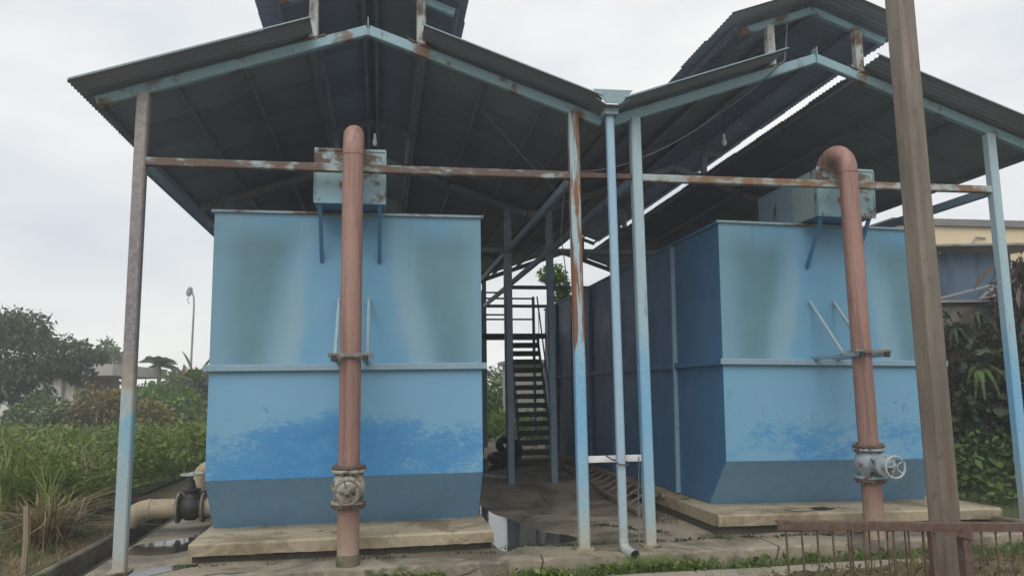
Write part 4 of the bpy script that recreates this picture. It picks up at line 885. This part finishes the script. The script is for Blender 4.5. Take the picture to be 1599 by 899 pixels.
# slumped rubble sheet on the wall
b = MB(); b.prism([(11.2,12.3,3.24),(11.7,12.3,3.62),(12.1,12.3,3.5),(12.6,12.3,3.24)], (0,.5,0)); tag(b.build('broken_board', M['asbestos'], org=(11.8,12.4,3.2)), 'broken grey sheet resting on top of the old block wall', 'board')
def hang(name, boxes, n, L_, label, mat='leaf_dead'):
    t = empty(name, (11.5,11.8,0), label, 'vine'); V = []
    for x0,x1,y0,y1,z0,z1 in boxes:
        P = np.stack([rng.uniform(x0,x1,n), rng.uniform(y0,y1,n), rng.uniform(z0,z1,n)], 1)
        d = rng.normal(size=(n,3))*.35; d[:,2] -= 1; d = unit(d); s_ = unit(np.cross(d, rng.normal(size=(n,3)))); l = L_*rng.uniform(.4,1.4,(n,1)); w_ = l*.13
        V.append(np.stack([P-s_*w_*.3, P+s_*w_*.5, P+d*l*.6+s_*w_, P+d*l], 1))
    V = np.concatenate(V); leaf_mesh('dead_strands', V, rng.random(len(V)), M[mat], t)['kind'] = 'stuff'
    P, u = blobs_pts([[11.6,11.9,3.0,.9,.4,.9],[13.0,11.9,3.3,1.3,.4,1.0],[12.4,11.9,1.8,1.5,.4,1.2],[14.2,11.9,3.2,1.0,.4,1.2],[11.0,12.0,2.2,.5,.3,.7]], 9000)
    leaf_mesh('dead_leaves', leaves(P, .11, .4, .8, u), rng.random(len(P)), M[mat], t)['kind'] = 'stuff'
    trunk('woody_stem', [([(11.9,11.9,-.1),(11.7,11.8,1.5),(11.9,11.8,3.4)], .06, .03),([(12.6,11.9,-.1),(12.8,11.8,2.0),(12.7,11.8,4.0)], .05, .03),([(11.2,11.9,.0),(11.3,11.8,1.5),(11.35,11.8,2.9)], .04, .02)], M['bark_dark'], t)
hang('dead_vine', [(11.0,12.3,11.5,12.2,2.6,3.9),(12.0,14.2,11.5,12.3,2.0,4.35),(11.3,13.6,11.6,12.3,.3,2.6)], 900, .42, 'dark mass of dead brown vines hanging over the old block wall')
def fern(loc, n, L_, label, mat='leaf_mid', grp='ferns on the old block wall'):
    t = empty('fern', loc, label, 'fern', grp)
    for i in range(n):
        a = 2*math.pi*i/n+random.uniform(-.3,.3); d = np.array([math.cos(a)*.75,math.sin(a)*.6-.35,0]); e = random.uniform(.1,.9); pts = []; P = []
        for k in range(10):
            u = k/9; pts.append(np.array(loc)+d*L_*u+np.array([0,0,L_*(e*u-1.35*u*u)]))
        for k in range(9):
            tg = pts[k+1]-pts[k]; tg = tg/np.linalg.norm(tg); s_ = np.cross(tg,[0,0,1]); s_ /= np.linalg.norm(s_)+1e-6
            for m_ in range(2):
                q = pts[k]+(pts[k+1]-pts[k])*m_/2; ll = L_*.19*(1-.75*(k+m_/2)/9)
                for sg in (-1,1): P.append([q-tg*.012, q+tg*.03, q+sg*s_*ll+tg*ll*.35, q+sg*s_*ll*.6+tg*-.008])
            P.append([pts[k]-s_*.006, pts[k]+s_*.006, pts[k+1]+s_*.005, pts[k+1]-s_*.005])
        leaf_mesh('frond', np.array(P), np.clip(rng.random(len(P))*.5+random.uniform(0,.5),0,1), M[mat], t)
for loc, n, l, q in (((9.95,12.0,2.6),9,.34,'highest on the wall beside the pole'),((10.35,11.9,2.85),9,.36,'under the broken grey sheet'),((10.15,11.7,1.9),11,.45,'large one in the middle of the wall'),((10.6,11.7,1.8),10,.5,'right of the largest fern'),((11.1,11.5,2.1),10,.45,'left of the far right post'),((12.3,11.4,2.9),11,.6,'right of the far right post, high up'),((11.9,11.3,2.3),10,.45,'right of the far right post, lower')):
    fern(loc, n, l, 'green fern, '+q, 'leaf_mid' if n == 11 else 'leaf_dark')
def broad_plant(loc, k, L_, W_, label, mat='leaf_dark', spread=1.0):
    t = empty('broad_leaf_plant', loc, label, 'plant', 'broad-leaved plants in the bed'); x, y, z = loc
    for i in range(k):
        a = 2*math.pi*i/k+random.uniform(-.4,.4); h = random.uniform(.35,1)*spread; px = x+math.cos(a)*.35*spread*random.uniform(.3,1); py = y+math.sin(a)*.25*spread; pz = z+h*.75
        MB().tube([(x,y,z),((x+px)/2,(y+py)/2,z+h*.45),(px,py,pz)], .008, 5).build('stalk', M['leaf_dark'], t)
        q = big_leaf((px,py,pz), (math.cos(a)*.7,math.sin(a)*.4-.5,random.uniform(-.3,.35)), L_*random.uniform(.7,1.2), W_, .3); leaf_mesh('leaf', q, np.full(len(q), random.uniform(.3,1)), M[mat], t)
for loc, k, l, w_, q, mt in (((9.3,10.6,.1),7,.32,.22,'just right of the tall pole','leaf_mid'),((10.3,11.0,.7),8,.42,.32,'at the foot of the largest fern','leaf_dark'),((10.4,10.5,.9),3,.38,.28,'single pale leaf beside the far right post','leaf_mid'),((9.6,10.0,.02),8,.34,.2,'low in the bed by the kerb','leaf_mid'),((9.2,9.2,.02),9,.36,.22,'at the foot of the far right post','leaf_mid'),((10.9,11.2,.9),7,.4,.3,'behind the far right post','leaf_dark'),((8.6,10.6,.02),7,.3,.18,'behind the kerb close to the tank corner','leaf_mid')):
    broad_plant(loc, k, l, w_, 'broad-leaved plant, '+q, mt)
P, u = blobs_pts([[8.6,10.5,.12,.7,1.4,.35],[9.4,9.9,.2,.8,1.2,.42],[9.9,11,.3,1.0,1.0,.6],[8.6,9,.1,.6,.9,.25],[10.5,9.8,.2,.9,1.2,.5],[9.1,13,.2,.8,1.5,.5]], 5200)
tag(leaf_mesh('ground_cover', leaves(P, .12, .5, .2, u), rng.random(len(P))*.9, M['leaf_mid']), 'low tangled green ground cover in the bed behind the right kerb', 'ground cover', kind='stuff')
P, u = blobs_pts([[10.6,11.9,1.0,1.0,.5,1.0],[12.2,11.8,1.3,1.2,.5,1.2],[13,11.4,2.2,.9,.5,1.4],[10.2,12.1,1.9,.45,.3,.9],[11.4,11.9,2.0,1.0,.4,.7]], 9000)
dk = empty('creeper', (11,12,0), 'dark green creeper covering the lower part of the old wall', 'creeper'); leaf_mesh('foliage', leaves(P, .15, .6, .5, u), rng.random(len(P))*.9, M['leaf_dark'], dk)['kind'] = 'stuff'
trunk('stem', [([(10.8,12.1,-.1),(10.9,12,1.2),(11.2,12,2.0)], .03, .015)], M['bark_dark'], dk)
tree('backdrop_tree', (16,24,0), [(14.5,33,2.5,3,1.5,2.0)], 600, .3, M['leaf_dark'], 'dark tree behind the cream building', r=.1) if False else None

# low leafy weeds and moss pads along the broken front edge
V = []
for k in range(150):
    x = random.choice((random.uniform(-.2,.6), random.uniform(1.2,3.1), random.uniform(1.2,7.2))); y = random.uniform(7.38,7.66); n = random.randint(10,26)
    P = np.array([[x,y,-.12]])+rng.normal(size=(n,3))*np.array([.05,.035,.015]); P[:,2] += .02; V.append(leaves(P, random.uniform(.03,.06), .6, -.5))
V = np.concatenate(V); tag(leaf_mesh('weeds', V, rng.beta(2,2,len(V)), M['leaf_field']), 'small round-leaved yellow-green weeds below the edge of the yard', 'weeds', kind='stuff')
V = []
for x0, y0, x1, y1, k in ((1.3,8.28,4.2,8.22,70),(2.5,9.6,3.3,8.6,30),(4.3,8.15,7.2,8.1,60),(-1.9,8.12,1.2,8.1,30)):
    for i in range(k):
        t = random.random(); n = random.randint(5,14); x = x0+(x1-x0)*t; y = y0+(y1-y0)*t+.04*math.sin(t*17)
        P = np.array([[x,y,.0]])+rng.normal(size=(n,3))*np.array([.035,.02,.006]); V.append(leaves(P, random.uniform(.018,.035), .6, -.5))
V = np.concatenate(V); tag(leaf_mesh('moss', V, rng.beta(2,3,len(V)), M['leaf_dark']), 'dark moss and tiny weeds in the joints of the yard floor', 'moss', kind='stuff')

bm_ = MB().box(-60, 60, -25, 62, -1.2, 10.6); me = bpy.data.meshes.new('haze'); me.from_pydata(bm_.v, [], bm_.f); me.update()
hm = bpy.data.materials.new('haze_air'); hm.use_nodes = True; hn = hm.node_tree; hn.nodes.clear()
ho = hn.nodes.new('ShaderNodeOutputMaterial'); hv = hn.nodes.new('ShaderNodeVolumePrincipled'); hv.inputs['Density'].default_value = .0045; hv.inputs['Color'].default_value = (.93,.95,.97,1); hv.inputs['Anisotropy'].default_value = .2
hn.links.new(hv.outputs[0], ho.inputs['Volume']); me.materials.append(hm); tag(new_obj('haze', me), kind='stuff')
